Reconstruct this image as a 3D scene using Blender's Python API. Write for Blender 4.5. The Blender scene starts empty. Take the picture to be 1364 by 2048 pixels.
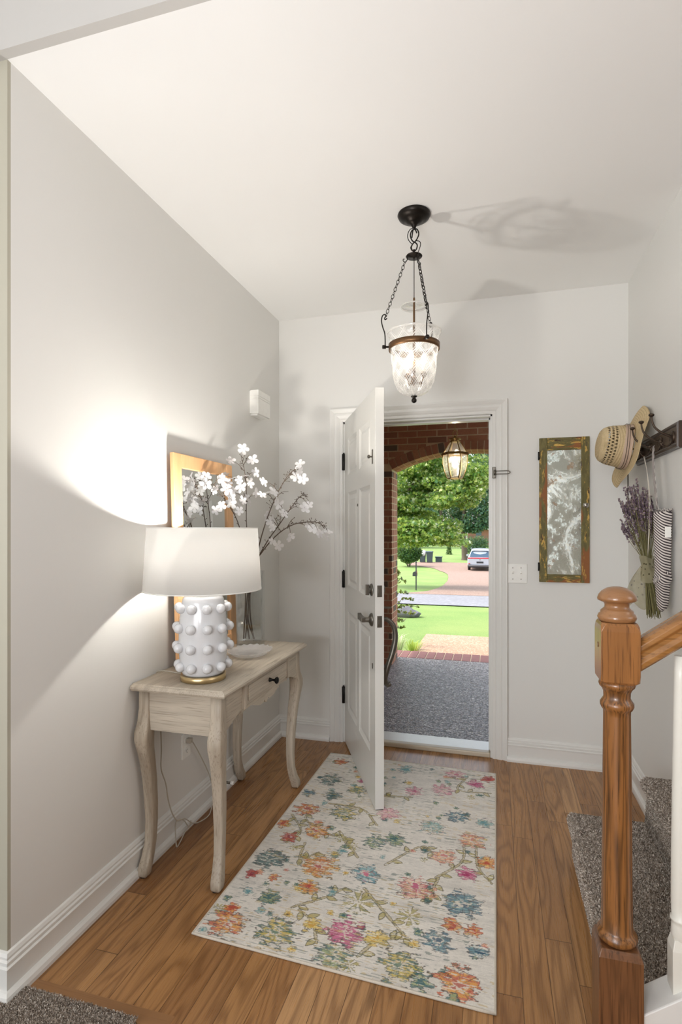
import bpy, math, random
import numpy as np
from mathutils import Vector, Matrix, noise as mnoise
R = math.radians
PI = math.pi
random.seed(7)
rng = np.random.default_rng(11)
sc = bpy.context.scene
COL = sc.collection

# ------------------------------------------------------------------ camera
cd = bpy.data.cameras.new('camera')
cam = bpy.data.objects.new('camera', cd); COL.objects.link(cam)
cam.location = (0, 0, 1.372)
cam.rotation_euler = (R(90), 0, 0.27267)
cd.sensor_fit = 'AUTO'; cd.sensor_width = 36.0
cd.lens = 1089.0 / 2048 * 36
cd.shift_y = 30.8 / 2048
cd.clip_start = 0.05; cd.clip_end = 600
sc.camera = cam
# ------------------------------------------------------------------ view
sc.view_settings.view_transform = 'Standard'
sc.view_settings.look = 'None'
sc.view_settings.gamma = 1.0
sc.view_settings.use_curve_mapping = False
sc.view_settings.exposure = 0.12
sc.cycles.max_bounces = 12
sc.cycles.diffuse_bounces = 6
sc.cycles.transparent_max_bounces = 24
sc.cycles.use_denoising = True
sc.cycles.sample_clamp_indirect = 6.0
sc.cycles.caustics_reflective = False
sc.cycles.caustics_refractive = False
# ------------------------------------------------------------------ sky
w = bpy.data.worlds.new('sky'); sc.world = w; w.use_nodes = True
nt = w.node_tree; bg = nt.nodes['Background']
sky = nt.nodes.new('ShaderNodeTexSky'); sky.sky_type = 'NISHITA'; sky.sun_disc = False
sky.sun_elevation = R(52); sky.sun_rotation = R(-95); sky.air_density = 1.2; sky.dust_density = 2.5
hs = nt.nodes.new('ShaderNodeHueSaturation'); hs.inputs['Saturation'].default_value = .45
nt.links.new(sky.outputs[0], hs.inputs['Color']); nt.links.new(hs.outputs[0], bg.inputs[0]); bg.inputs[1].default_value = 0.56
# ------------------------------------------------------------------ sun and added fill light
def light(name, kind, loc, power, color=(1, 1, 1), **kw):
    l = bpy.data.lights.new(name, kind); l.energy = power; l.color = color
    for k, v in kw.items():
        if k not in ('rot', 'parent'): setattr(l, k, v)
    o = bpy.data.objects.new(name, l); COL.objects.link(o); o.location = loc
    if 'rot' in kw: o.rotation_euler = kw['rot']
    if 'parent' in kw: o.parent = kw['parent']
    return o
SUN = Vector((-0.60, 0.02, 0.80)).normalized()
s = light('sun', 'SUN', (0, 0, 20), 1.75, (1, .965, .90), angle=R(0.6))
s.rotation_euler = SUN.to_track_quat('Z', 'Y').to_euler()
# added area fill behind the camera, standing for unseen living room windows
light('back_fill_light', 'AREA', (-1.75, -4.40, 1.75), 86, (.955, .968, 1), shape='RECTANGLE', size=2.6, size_y=2.3, rot=(R(90), 0, 0))
light('left_fill_light', 'AREA', (-3.93, -1.6, 1.8), 32, (.955, .968, 1), shape='RECTANGLE', size=2.4, size_y=2.0, rot=(R(90), 0, R(-90)))
light('stair_fill_light', 'AREA', (3.93, 0.6, 2.6), 30, (.955, .968, 1), shape='RECTANGLE', size=2.0, size_y=1.8, rot=(R(90), 0, R(90)))
# added upward fill for the ceiling, no lamp stands behind the camera
light('bounce_fill', 'AREA', (-.55, -.55, 1.25), 36, (.955, .968, 1), shape='DISK', size=.5, rot=(R(180 - 33), 0, R(-12)))

# ------------------------------------------------------------------ node helpers
def new_mat(name):
    m = bpy.data.materials.new(name); m.use_nodes = True
    nt = m.node_tree; b = nt.nodes['Principled BSDF']
    return m, nt, b
class NB:
    """tiny node-graph builder"""
    def __init__(s, nt): s.nt = nt
    def n(s, t, **kw):
        x = s.nt.nodes.new(t)
        for k, v in kw.items(): setattr(x, k, v)
        return x
    def put(s, node, key, v):
        i = node.inputs[key]
        if hasattr(v, 'is_output') or isinstance(v, bpy.types.NodeSocket): s.nt.links.new(v, i)
        elif v is not None:
            if getattr(i, 'type', '') == 'RGBA' and len(v) == 3: v = (*v, 1)
            i.default_value = v
    def math(s, op, a, b=None, c=None, clamp=False):
        x = s.n('ShaderNodeMath', operation=op, use_clamp=clamp)
        for i, v in enumerate((a, b, c)):
            if v is not None: s.put(x, i, v)
        return x.outputs[0]
    def mix(s, fac, a, b, mode='MIX'):
        x = s.n('ShaderNodeMix', data_type='RGBA', blend_type=mode)
        s.put(x, 0, fac); s.put(x, 6, a); s.put(x, 7, b)
        return x.outputs[2]
    def coord(s, which='Object'): return s.n('ShaderNodeTexCoord').outputs[which]
    def mapping(s, v, scale=(1, 1, 1), rot=(0, 0, 0), loc=(0, 0, 0)):
        x = s.n('ShaderNodeMapping'); s.put(x, 0, v); s.put(x, 1, loc); s.put(x, 2, rot); s.put(x, 3, scale)
        return x.outputs[0]
    def noise(s, v, scale=5, detail=3, rough=.5, dist=0, out=0):
        x = s.n('ShaderNodeTexNoise'); s.put(x, 'Vector', v); s.put(x, 'Scale', scale); s.put(x, 'Detail', detail)
        s.put(x, 'Roughness', rough); s.put(x, 'Distortion', dist)
        return x.outputs[out]
    def voronoi(s, v, scale=5, feature='F1', out=0):
        x = s.n('ShaderNodeTexVoronoi', feature=feature); s.put(x, 'Vector', v); s.put(x, 'Scale', scale)
        return x.outputs[out]
    def ramp(s, f, stops):
        x = s.n('ShaderNodeValToRGB'); s.put(x, 0, f); e = x.color_ramp.elements
        while len(e) < len(stops): e.new(.5)
        for k, (p, c) in enumerate(stops):
            e[k].position = p; e[k].color = (*c, 1) if len(c) == 3 else c
        return x.outputs[0]
    def sep(s, v):
        x = s.n('ShaderNodeSeparateXYZ'); s.put(x, 0, v); return x.outputs
    def comb(s, x_, y_, z_):
        x = s.n('ShaderNodeCombineXYZ'); s.put(x, 0, x_); s.put(x, 1, y_); s.put(x, 2, z_); return x.outputs[0]
    def bump(s, h, strength=.3, dist=.01, normal=None):
        x = s.n('ShaderNodeBump'); s.put(x, 'Height', h); s.put(x, 'Strength', strength); s.put(x, 'Distance', dist)
        if normal is not None: s.put(x, 'Normal', normal)
        return x.outputs[0]
    def step(s, f, lo, hi):
        x = s.n('ShaderNodeMapRange'); s.put(x, 0, f); s.put(x, 1, lo); s.put(x, 2, hi); return x.outputs[0]
def srgb(r, g, b):
    f = lambda c: (c / 255 / 12.92) if c <= 10.3 else ((c / 255 + .055) / 1.055) ** 2.4
    return (f(r), f(g), f(b))

def plain(name, col, rough=.5, metal=0., vary=.06, scale=30, bump=0., spec=None, coat=0, sss=0):
    m, nt, b = new_mat(name); q = NB(nt)
    n = q.noise(q.coord(), scale, 3)
    dark = tuple(c * (1 - vary) for c in col); lite = tuple(min(1, c * (1 + vary)) for c in col)
    q.put(b, 'Base Color', q.mix(n, dark, lite))
    b.inputs['Roughness'].default_value = rough; b.inputs['Metallic'].default_value = metal
    if coat: b.inputs['Coat Weight'].default_value = coat; b.inputs['Coat Roughness'].default_value = .12
    if spec is not None: b.inputs['Specular IOR Level'].default_value = spec
    if bump: q.put(b, 'Normal', q.bump(n, bump, .002))
    return m
def wood(name, dark, mid, light, axis='Y', scale=1.0, rough=.4, bands=22, coat=0, ring=.55, pore=.5, bump=.12, sharp=1.0):
    m, nt, b = new_mat(name); q = NB(nt); co = q.coord()
    st = {'X': (.10, 1, 1), 'Y': (1, .10, 1), 'Z': (1, 1, .10)}[axis]
    v = q.mapping(co, tuple(k * scale for k in st))
    n1 = q.noise(v, 7, 2, .5, .3)
    rings = q.math('SINE', q.math('MULTIPLY', n1, bands * 2.2))
    rings = q.math('POWER', q.math('MULTIPLY_ADD', rings, .5, .5), sharp)
    st2 = {'X': (.03, 1, 1), 'Y': (1, .03, 1), 'Z': (1, 1, .03)}[axis]
    fine = q.noise(q.mapping(co, tuple(k * scale for k in st2)), 160, 3, .6)
    big = q.noise(v, 2.2, 2)
    c = q.mix(q.math('MULTIPLY', rings, ring), mid, dark)
    c = q.mix(q.math('MULTIPLY', q.step(big, .35, .7), .6), c, light)
    c = q.mix(q.math('MULTIPLY', q.step(fine, .52, .68), pore), c, dark)
    q.put(b, 'Base Color', c); b.inputs['Roughness'].default_value = rough
    if coat: b.inputs['Coat Weight'].default_value = coat; b.inputs['Coat Roughness'].default_value = .15
    q.put(b, 'Normal', q.bump(fine, bump, .001))
    return m
def clear(name, tint=(.97, .985, .98), refl=.06, rough=.02, extra=None):
    """thin clear glass: straight-through transmission with fresnel reflections"""
    m = bpy.data.materials.new(name); m.use_nodes = True; nt = m.node_tree; nt.nodes.clear(); q = NB(nt)
    out = q.n('ShaderNodeOutputMaterial'); tr = q.n('ShaderNodeBsdfTransparent'); gl = q.n('ShaderNodeBsdfGlossy')
    q.put(tr, 0, tint); gl.inputs['Roughness'].default_value = rough
    lw = q.n('ShaderNodeLayerWeight'); lw.inputs[0].default_value = .5
    f = q.math('MULTIPLY_ADD', q.math('POWER', lw.outputs['Facing'], 3.0), .55, refl, clamp=True)
    mx = q.n('ShaderNodeMixShader'); q.put(mx, 0, f); nt.links.new(tr.outputs[0], mx.inputs[1]); nt.links.new(gl.outputs[0], mx.inputs[2])
    last = mx
    if extra: last = extra(q, mx)
    nt.links.new(last.outputs[0], out.inputs[0])
    return m
def emit(name, col, strength):
    m = bpy.data.materials.new(name); m.use_nodes = True; nt = m.node_tree; nt.nodes.clear(); q = NB(nt)
    out = q.n('ShaderNodeOutputMaterial'); e = q.n('ShaderNodeEmission'); q.put(e, 0, col); e.inputs[1].default_value = strength
    nt.links.new(e.outputs[0], out.inputs[0]); return m

M = {}
# walls: light warm-grey eggshell paint
def paint(name, col, rough=.55, st=.05):
    m, nt, b = new_mat(name); q = NB(nt); co = q.coord()
    n = q.noise(co, 420, 2); n2 = q.noise(co, 1.3, 2)
    q.put(b, 'Base Color', q.mix(n2, tuple(c * .985 for c in col), col))
    b.inputs['Roughness'].default_value = rough
    q.put(b, 'Normal', q.bump(n, st, .001)); return m
M['wall'] = paint('wall_paint', srgb(224, 223, 219))
M['ceiling'] = paint('ceiling_paint', srgb(240, 240, 238), .8)
M['trim'] = paint('trim_paint', srgb(226, 225, 221), .28, .01)
M['beige'] = paint('beige_wall_paint', srgb(178, 174, 158))
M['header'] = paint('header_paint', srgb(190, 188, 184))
M['door'] = paint('door_paint', srgb(216, 215, 210), .3, .02)

def floor_mat():
    m, nt, b = new_mat('oak_strip_floor'); q = NB(nt); co = q.coord(); X, Y, Z = q.sep(co)
    W_, L_ = .083, .95
    fx = q.math('DIVIDE', X, W_); i = q.math('FLOOR', fx)
    wn = q.n('ShaderNodeTexWhiteNoise', noise_dimensions='1D'); q.put(wn, 'W', i)
    fy = q.math('ADD', q.math('DIVIDE', Y, L_), q.math('MULTIPLY', wn.outputs[0], 9.0)); j = q.math('FLOOR', fy)
    w2 = q.n('ShaderNodeTexWhiteNoise', noise_dimensions='2D'); q.put(w2, 'Vector', q.comb(i, j, 0)); r = w2.outputs[0]
    w3 = q.n('ShaderNodeTexWhiteNoise', noise_dimensions='2D'); q.put(w3, 'Vector', q.comb(q.math('ADD', i, 31.7), j, 0)); r2 = w3.outputs[0]
    # cathedral grain, every board with its own offset
    gx = q.math('ADD', q.math('MULTIPLY', X, 6.0), q.math('MULTIPLY', r, 60.0))
    gy = q.math('ADD', q.math('MULTIPLY', Y, .62), q.math('MULTIPLY', r2, 30.0))
    n1 = q.noise(q.comb(gx, gy, q.math('MULTIPLY', r, 20)), 1.25, 2, .45, .25)
    ring = q.math('MULTIPLY_ADD', q.math('SINE', q.math('MULTIPLY', n1, 95)), .5, .5)
    ring = q.math('POWER', ring, 2.2)
    fine = q.noise(q.comb(q.math('MULTIPLY', X, 260), q.math('MULTIPLY', Y, 7), r), 1.0, 3, .6)
    base = q.ramp(r, [(0, srgb(154, 111, 70)), (.3, srgb(174, 130, 84)), (.55, srgb(162, 117, 72)), (.8, srgb(190, 147, 101)), (1, srgb(136, 94, 57))])
    c = q.mix(q.math('MULTIPLY', ring, .42), base, srgb(92, 56, 28))
    c = q.mix(q.math('MULTIPLY', q.step(fine, .5, .72), .38), c, srgb(84, 50, 26))
    streak = q.noise(q.comb(q.math('MULTIPLY', X, 14), q.math('MULTIPLY', Y, 1.3), 3.3), 1.2, 3, .6)
    c = q.mix(q.math('MULTIPLY', q.step(streak, .64, .74), .6), c, srgb(52, 30, 16))
    ex = q.math('FRACT', fx); ex = q.math('MINIMUM', ex, q.math('SUBTRACT', 1, ex))
    ey = q.math('FRACT', fy); ey = q.math('MINIMUM', ey, q.math('SUBTRACT', 1, ey))
    gap = q.math('MAXIMUM', q.math('LESS_THAN', ex, .011), q.math('LESS_THAN', ey, .0012))
    c = q.mix(q.math('MULTIPLY', gap, .75), c, srgb(48, 28, 15))
    q.put(b, 'Base Color', c); 
    q.put(b, 'Roughness', q.math('MULTIPLY_ADD', fine, .14, .22))
    h = q.math('SUBTRACT', q.math('MULTIPLY', fine, .15), gap)
    q.put(b, 'Normal', q.bump(h, .25, .0012))
    b.inputs['Specular IOR Level'].default_value = .42
    return m
M['floor'] = floor_mat()
M['border'] = wood('floor_border_oak', srgb(96, 62, 36), srgb(154, 112, 72), srgb(172, 130, 88), 'X', 1.0, .3, 14, ring=.35, pore=.35)
M['border_y'] = wood('floor_border_oak_lengthwise', srgb(96, 62, 36), srgb(154, 112, 72), srgb(172, 130, 88), 'Y', 1.0, .3, 14, ring=.35, pore=.35)

def carpet_mat():
    m, nt, b = new_mat('twist_pile_carpet'); q = NB(nt); co = q.coord()
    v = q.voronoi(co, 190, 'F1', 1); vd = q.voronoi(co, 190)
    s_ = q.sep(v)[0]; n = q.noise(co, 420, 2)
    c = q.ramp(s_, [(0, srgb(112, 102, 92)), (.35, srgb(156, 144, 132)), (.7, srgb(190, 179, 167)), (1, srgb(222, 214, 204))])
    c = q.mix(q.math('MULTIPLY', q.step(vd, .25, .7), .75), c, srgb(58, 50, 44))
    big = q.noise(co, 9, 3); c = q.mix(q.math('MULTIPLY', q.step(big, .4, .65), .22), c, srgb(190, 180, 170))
    q.put(b, 'Base Color', c); b.inputs['Roughness'].default_value = 1; b.inputs['Specular IOR Level'].default_value = .05
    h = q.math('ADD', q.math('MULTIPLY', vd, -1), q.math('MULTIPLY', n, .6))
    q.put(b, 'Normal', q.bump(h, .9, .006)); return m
M['carpet'] = carpet_mat()

# ------------------------------------------------------------------ mesh builder
class MB:
    def __init__(s): s.v = []; s.f = []; s.smooth = []
    def add(s, vs, fs, smooth=False):
        o = len(s.v); s.v += [tuple(p) for p in vs]; s.f += [tuple(i + o for i in f) for f in fs]
        s.smooth += [smooth] * len(fs); return s
    def box(s, a, b):
        x0, y0, z0 = a; x1, y1, z1 = b
        return s.add([(x0, y0, z0), (x1, y0, z0), (x1, y1, z0), (x0, y1, z0), (x0, y0, z1), (x1, y0, z1), (x1, y1, z1), (x0, y1, z1)],
                     [(0, 3, 2, 1), (4, 5, 6, 7), (0, 1, 5, 4), (1, 2, 6, 5), (2, 3, 7, 6), (3, 0, 4, 7)])
    def obox(s, c, ax, ay, az, h):
        c = Vector(c); A = [Vector(k).normalized() * hh for k, hh in zip((ax, ay, az), h)]
        vs = [c + A[0] * i + A[1] * j + A[2] * k for k in (-1, 1) for (i, j) in ((-1, -1), (1, -1), (1, 1), (-1, 1))]
        return s.add(vs, [(0, 3, 2, 1), (4, 5, 6, 7), (0, 1, 5, 4), (1, 2, 6, 5), (2, 3, 7, 6), (3, 0, 4, 7)])
    def rings(s, rs, closed=False, cap=(True, True), smooth=True):
        """rs: list of rings with equal point counts"""
        n = len(rs[0]); vs = [p for r in rs for p in r]; fs = []
        m = len(rs)
        for k in range(m if closed else m - 1):
            a, b = k * n, ((k + 1) % m) * n
            for i in range(n):
                j = (i + 1) % n; fs.append((a + i, a + j, b + j, b + i))
        s.add(vs, fs, smooth)
        if not closed:
            if cap[0]: s.add(rs[0], [tuple(reversed(range(n)))], False)
            if cap[1]: s.add(rs[-1], [tuple(range(n))], False)
        return s
    def lathe(s, prof, c=(0, 0, 0), n=32, axis='Z', cap=(True, True), smooth=True, closed=False):
        rs = []
        for r, z in prof:
            ring = []
            for i in range(n):
                a = 2 * PI * i / n; x, y = r * math.cos(a), r * math.sin(a)
                p = {'Z': (x, y, z), 'X': (z, x, y), 'Y': (y, z, x)}[axis]
                ring.append((p[0] + c[0], p[1] + c[1], p[2] + c[2]))
            rs.append(ring)
        return s.rings(rs, closed, cap, smooth)
    def tube(s, pts, r, n=8, closed=False, cap=True, flat=None):
        P = [Vector(p) for p in pts]; m = len(P)
        if m < 2: return s
        rad = r if isinstance(r, (list, tuple)) else [r] * m
        T = []
        for k in range(m):
            a = P[(k - 1) % m] if (closed or k > 0) else P[k]; b = P[(k + 1) % m] if (closed or k < m - 1) else P[k]
            t = b - a; T.append(t.normalized() if t.length > 1e-9 else Vector((0, 0, 1)))
        up = Vector((0, 0, 1)) if abs(T[0].z) < .9 else Vector((1, 0, 0))
        N = T[0].cross(up).normalized(); rs = []
        for k in range(m):
            N = (N - T[k] * N.dot(T[k])); N = N.normalized() if N.length > 1e-6 else T[k].orthogonal().normalized()
            B = T[k].cross(N); fx, fy = flat if flat else (1, 1)
            rs.append([P[k] + (N * math.cos(2 * PI * i / n) * fx + B * math.sin(2 * PI * i / n) * fy) * rad[k] for i in range(n)])
        return s.rings(rs, closed, (cap, cap))
    def prism(s, poly, d0, d1, plane='XY', smooth=False):
        """extrude polygon; plane names the polygon axes, d is along the third"""
        def p(a, b, d): return {'XY': (a, b, d), 'XZ': (a, d, b), 'YZ': (d, a, b)}[plane]
        n = len(poly); vs = [p(a, b, d0) for a, b in poly] + [p(a, b, d1) for a, b in poly]
        s.add(vs, [tuple(reversed(range(n))), tuple(range(n, 2 * n))])
        return s.add(vs, [(i, (i + 1) % n, n + (i + 1) % n, n + i) for i in range(n)], smooth)
    def ball(s, c, r, n=16, m=10, sc_=(1, 1, 1)):
        rs = []
        for k in range(1, m):
            t = PI * k / m; rs.append([(c[0] + sc_[0] * r * math.sin(t) * math.cos(2 * PI * i / n), c[1] + sc_[1] * r * math.sin(t) * math.sin(2 * PI * i / n), c[2] - sc_[2] * r * math.cos(t)) for i in range(n)])
        s.rings(rs, cap=(False, False)); o = len(s.v) - n * (m - 1)
        s.v += [(c[0], c[1], c[2] - sc_[2] * r), (c[0], c[1], c[2] + sc_[2] * r)]; b = len(s.v) - 2
        for i in range(n):
            j = (i + 1) % n; s.f.append((b, o + j, o + i)); s.f.append((b + 1, o + n * (m - 2) + i, o + n * (m - 2) + j)); s.smooth += [True, True]
        return s
    def xf(s, mat):
        s.v = [tuple(mat @ Vector(p)) for p in s.v]; return s
    def obj(s, name, mat, parent=None, local=False, bev=0., seg=2, fix=True):
        me = bpy.data.meshes.new(name)
        off = Vector((0, 0, 0))
        if parent is not None and not local:
            p = parent
            while p is not None: off += Vector(p.location); p = p.parent
        me.from_pydata([(x - off.x, y - off.y, z - off.z) for x, y, z in s.v], [], s.f)
        me.polygons.foreach_set('use_smooth', s.smooth)
        if fix:
            import bmesh
            bm = bmesh.new(); bm.from_mesh(me); bmesh.ops.remove_doubles(bm, verts=bm.verts, dist=1e-5); bmesh.ops.recalc_face_normals(bm, faces=bm.faces); bm.to_mesh(me); bm.free()
        if mat is not None: me.materials.append(mat)
        o = bpy.data.objects.new(name, me); COL.objects.link(o)
        if parent is not None: o.parent = parent
        if bev:
            b = o.modifiers.new('bevel', 'BEVEL'); b.width = bev; b.segments = seg; b.limit_method = 'ANGLE'; b.angle_limit = R(35)
        return o
def root(name, loc, label, cat, group=None, rz=0, kind=None):
    o = bpy.data.objects.new(name, None); COL.objects.link(o); o.location = loc; o.rotation_euler = (0, 0, rz)
    o.empty_display_size = .05
    tag(o, label, cat, group, kind); return o
def tag(o, label=None, cat=None, group=None, kind=None):
    if label: o['label'] = label
    if cat: o['category'] = cat
    if group: o['group'] = group
    if kind: o['kind'] = kind
    return o
def struct(o, label, cat): return tag(o, label, cat, None, 'structure')
def catmull(pts, k=8):
    P = [Vector(p) for p in pts]; P = [P[0] * 2 - P[1]] + P + [P[-1] * 2 - P[-2]]; out = []
    for i in range(1, len(P) - 2):
        for j in range(k):
            t = j / k; a, b, c, d = P[i - 1:i + 3]
            out.append(.5 * ((2 * b) + (c - a) * t + (2 * a - 5 * b + 4 * c - d) * t * t + (3 * b - a - 3 * c + d) * t ** 3))
    out.append(P[-2]); return out

# ================================================================== STRUCTURE
XL, XR, D, ZC = -1.368, .728, 3.367, 2.74
YE = 2.45          # outside corner where the stairs begin
HY = 1.27          # header between foyer and living room
OX0, OX1, OZ = -.925, -.005, 2.045   # front door rough opening
# floors
struct(MB().box((XL - .1, 1.345, -.1), (4, D + .02, 0)).box((-.86, -4.5, -.1), (4, 1.345, 0)).obj('floor', M['floor']), 'honey oak strip floor running from the stairs to the front door', 'floor')
struct(MB().box((XL, 1.30, -.1), (-.86, 1.345, .0005)).obj('trim_1', M['border']), 'oak border board between strip floor and carpet', 'floor trim')
struct(MB().box((-.95, -4.5, -.1), (-.86, 1.30, .0005)).obj('trim_2', M['border_y']), 'oak border board running back along the carpet edge', 'floor trim')
def pile(name, x0, x1, y0, y1, z, n, label):
    pass
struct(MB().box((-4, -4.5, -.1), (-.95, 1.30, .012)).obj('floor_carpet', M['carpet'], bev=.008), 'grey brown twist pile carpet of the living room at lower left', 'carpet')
# walls
struct(MB().box((XL - .15, HY + .012, 0), (XL, D + .15, ZC)).obj('wall_left', M['wall']), 'light grey painted wall on the left of the foyer', 'wall')
struct(MB().box((XL - .15, D, 0), (OX0, D + .14, ZC)).box((OX1, D, 0), (XR + .01, D + .14, ZC)).box((OX0, D, OZ), (OX1, D + .14, ZC)).obj('wall_front', M['wall']), 'light grey front wall pierced by the entrance door', 'wall')
struct(MB().box((XR, YE, 0), (XR + .15, D + .14, ZC)).box((XR + .15, YE, 0), (4, YE + .15, 5.0)).obj('wall_right', M['wall']), 'light grey wall on the right, turning along the stairs', 'wall')
struct(MB().box((XL - .15, HY, ZC), (4.1, D + .14, ZC + .12)).obj('ceiling', M['ceiling']), 'smooth white flat foyer ceiling', 'ceiling')
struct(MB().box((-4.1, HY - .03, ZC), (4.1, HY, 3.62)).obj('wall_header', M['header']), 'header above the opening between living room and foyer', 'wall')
struct(MB().box((-4.1, HY, 0), (XL, HY + .012, ZC)).box((-4.1, HY + .012, 0), (XL - .15, HY + .15, ZC)).obj('wall_corner', M['beige']), 'beige living room wall left of the foyer opening', 'wall')
struct(MB().box((-4.1, -4.6, 3.6), (4.1, HY, 3.72)).obj('ceiling_living_room', M['ceiling']), 'living room ceiling behind the camera', 'ceiling')
struct(MB().box((-4.1, -4.6, 0), (-3.1, -4.5, 3.6)).box((-.4, -4.6, 0), (4.1, -4.5, 3.6)).box((-3.1, -4.6, 0), (-.4, -4.5, .5)).box((-3.1, -4.6, 3.0), (-.4, -4.5, 3.6)).obj('wall_back', M['wall']), 'living room wall behind the camera', 'wall')
struct(MB().box((-4.1, -4.6, 0), (-4, HY + .15, 3.6)).obj('wall_far_left', M['wall']), 'far left living room wall', 'wall')
struct(MB().box((4, -4.6, 0), (4.1, YE + .15, 3.6)).obj('wall_far_right', M['wall']), 'far right living room wall', 'wall')

# baseboards: profile (depth, height)
BP = [(0, 0), (.034, 0), (.034, .012), (.030, .024), (.022, .030), (.016, .032), (.016, .088), (.020, .091), (.020, .095), (.014, .099), (.0155, .104), (.0155, .110), (.010, .114), (.0105, .121), (.006, .130), (0, .133)]
def base_run(name, p0, p1, nrm, label, ends=(0, 0)):
    p0, p1, nrm = Vector(p0), Vector(p1), Vector(nrm); t = (p1 - p0).normalized(); b = MB()
    n = len(BP)
    def ring(p, e): return [tuple(p + nrm * d + t * (e * d) + Vector((0, 0, h))) for d, h in BP]
    r0, r1 = ring(p0, ends[0]), ring(p1, ends[1]); vs = r0 + r1
    b.add(vs, [(i, i + 1, n + i + 1, n + i) for i in range(n - 1)] + [tuple(reversed(range(n))), tuple(range(n, 2 * n))])
    return struct(b.obj(name, M['trim']), label, 'baseboard')
base_run('baseboard_left', (XL, HY, 0), (XL, D, 0), (1, 0, 0), 'white moulded baseboard along the left wall', (-1, -1))
base_run('baseboard_front_left', (XL, D, 0), (-1.012, D, 0), (0, -1, 0), 'white moulded baseboard between left corner and door casing', (1, 0))
base_run('baseboard_front_right', (.078, D, 0), (XR, D, 0), (0, -1, 0), 'white moulded baseboard right of the door casing', (0, -1))
base_run('baseboard_right', (XR, D, 0), (XR, YE, 0), (-1, 0, 0), 'white moulded baseboard on the right wall ending at the stairs', (1, 0))
base_run('baseboard_corner', (-4, HY, 0), (XL, HY, 0), (0, -1, 0), 'white moulded baseboard on the living room wall', (0, 1))

# door casing (profile across the width: u from inner edge, depth)
CP = [(0, 0), (0, .012), (.006, .015), (.016, .015), (.020, .012), (.026, .016), (.040, .021), (.052, .021), (.056, .017), (.062, .020), (.078, .026), (.084, .026), (.087, .020), (.087, 0)]
def casing():
    b = MB(); y0 = D; n = len(CP)
    r = []
    path = [(OX0, 0, -1, 0), (OX0, OZ, -1, 1), (OX1, OZ, 1, 1), (OX1, 0, 1, 0)]
    for (px_, pz, sx, sz) in path:
        r.append([(px_ + sx * u, y0 - d, pz + sz * u) for u, d in CP])
    b.rings(r, smooth=False)
    return b
struct(casing().obj('trim_3', M['trim']), 'white fluted casing around the front door opening', 'door casing')
JY = D + .14
jb = MB()
jb.box((OX0, D - .004, 0), (OX0 + .012, JY + .02, OZ)).box((OX1 - .012, D - .004, 0), (OX1, JY + .02, OZ)).box((OX0, D - .004, OZ - .012), (OX1, JY + .02, OZ))
jb.box((OX0 + .012, D + .05, 0), (OX0 + .022, D + .075, OZ - .012)).box((OX1 - .022, D + .05, 0), (OX1 - .012, D + .075, OZ - .012)).box((OX0 + .012, D + .05, OZ - .022), (OX1 - .012, D + .075, OZ - .012))
struct(jb.obj('trim_4', M['trim'], bev=.001), 'white door jamb with stop lining the doorway', 'door frame')
M['sill'] = plain('threshold_aluminium', srgb(214, 212, 206), .35, .3)
M['sillwood'] = plain('threshold_wood', srgb(196, 184, 164), .4)
th = struct(MB().box((OX0 + .012, D + .035, -.05), (OX1 - .012, JY + .06, .018)).obj('trim_5', M['sill'], bev=.004), 'pale metal threshold under the front door', 'threshold')
MB().box((OX0 + .012, D - .012, 0), (OX1 - .012, D + .035, .03)).obj('sill_nosing', M['sillwood'], th, bev=.007)

# stairs (carpeted, rising to the right)
def stair():
    rise, run, x0 = .183, .275, .322; nose = .022; pts = [(x0, 0)]
    for k in range(7):
        z1 = rise * (k + 1); xk = x0 + run * k
        pts.append((xk, z1 - .075))
        for a in range(0, 7):      # rounded nosing
            t = PI * 1.0 * a / 6; rr = .024
            pts.append((xk - nose + rr - rr * math.sin(t) , z1 - rr - rr * math.cos(t)))
        pts.append((xk + run - .01, z1 - .002))
    pts.append((x0 + run * 7, 0))
    b = MB(); ys = [1.452 + (YE - .004 - 1.452) * k / 1 for k in range(2)]
    b.prism(pts, ys[0], ys[1], 'XZ'); return b
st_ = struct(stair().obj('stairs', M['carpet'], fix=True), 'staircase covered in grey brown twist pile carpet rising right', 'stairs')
# carpet tufts on the stairs and the living room floor
def tufts(name, spots, parent, seed, h=.007, wdt=.0016):
    g = np.random.default_rng(seed); P = np.array(spots); n = len(P)
    a = g.uniform(0, 2 * PI, n); lean = g.normal(0, .35, (n, 2)); hh = h * g.uniform(.6, 1.25, n); ww = wdt * g.uniform(.7, 1.4, n)
    dx = np.cos(a) * ww; dy = np.sin(a) * ww
    v = np.zeros((n, 4, 3)); nr = P[:, 3:6]
    t1 = np.cross(nr, [0, 1, .01]); t1 /= np.linalg.norm(t1, axis=1)[:, None]; t2 = np.cross(nr, t1)
    o1 = t1 * dx[:, None] + t2 * dy[:, None]; ln = (t1 * lean[:, :1] + t2 * lean[:, 1:]) * hh[:, None]
    p = P[:, :3]; v[:, 0] = p - o1; v[:, 1] = p + o1; v[:, 2] = p + o1 * .9 + nr * hh[:, None] + ln; v[:, 3] = p - o1 * .9 + nr * hh[:, None] + ln
    off = Vector((0, 0, 0))
    me = bpy.data.meshes.new(name); me.from_pydata(v.reshape(-1, 3).tolist(), [], (np.arange(n * 4).reshape(-1, 4)).tolist())
    me.materials.append(M['tuft']); o = bpy.data.objects.new(name, me); COL.objects.link(o)
    if parent: o.parent = parent
    o['kind'] = 'stuff'; return o
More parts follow.
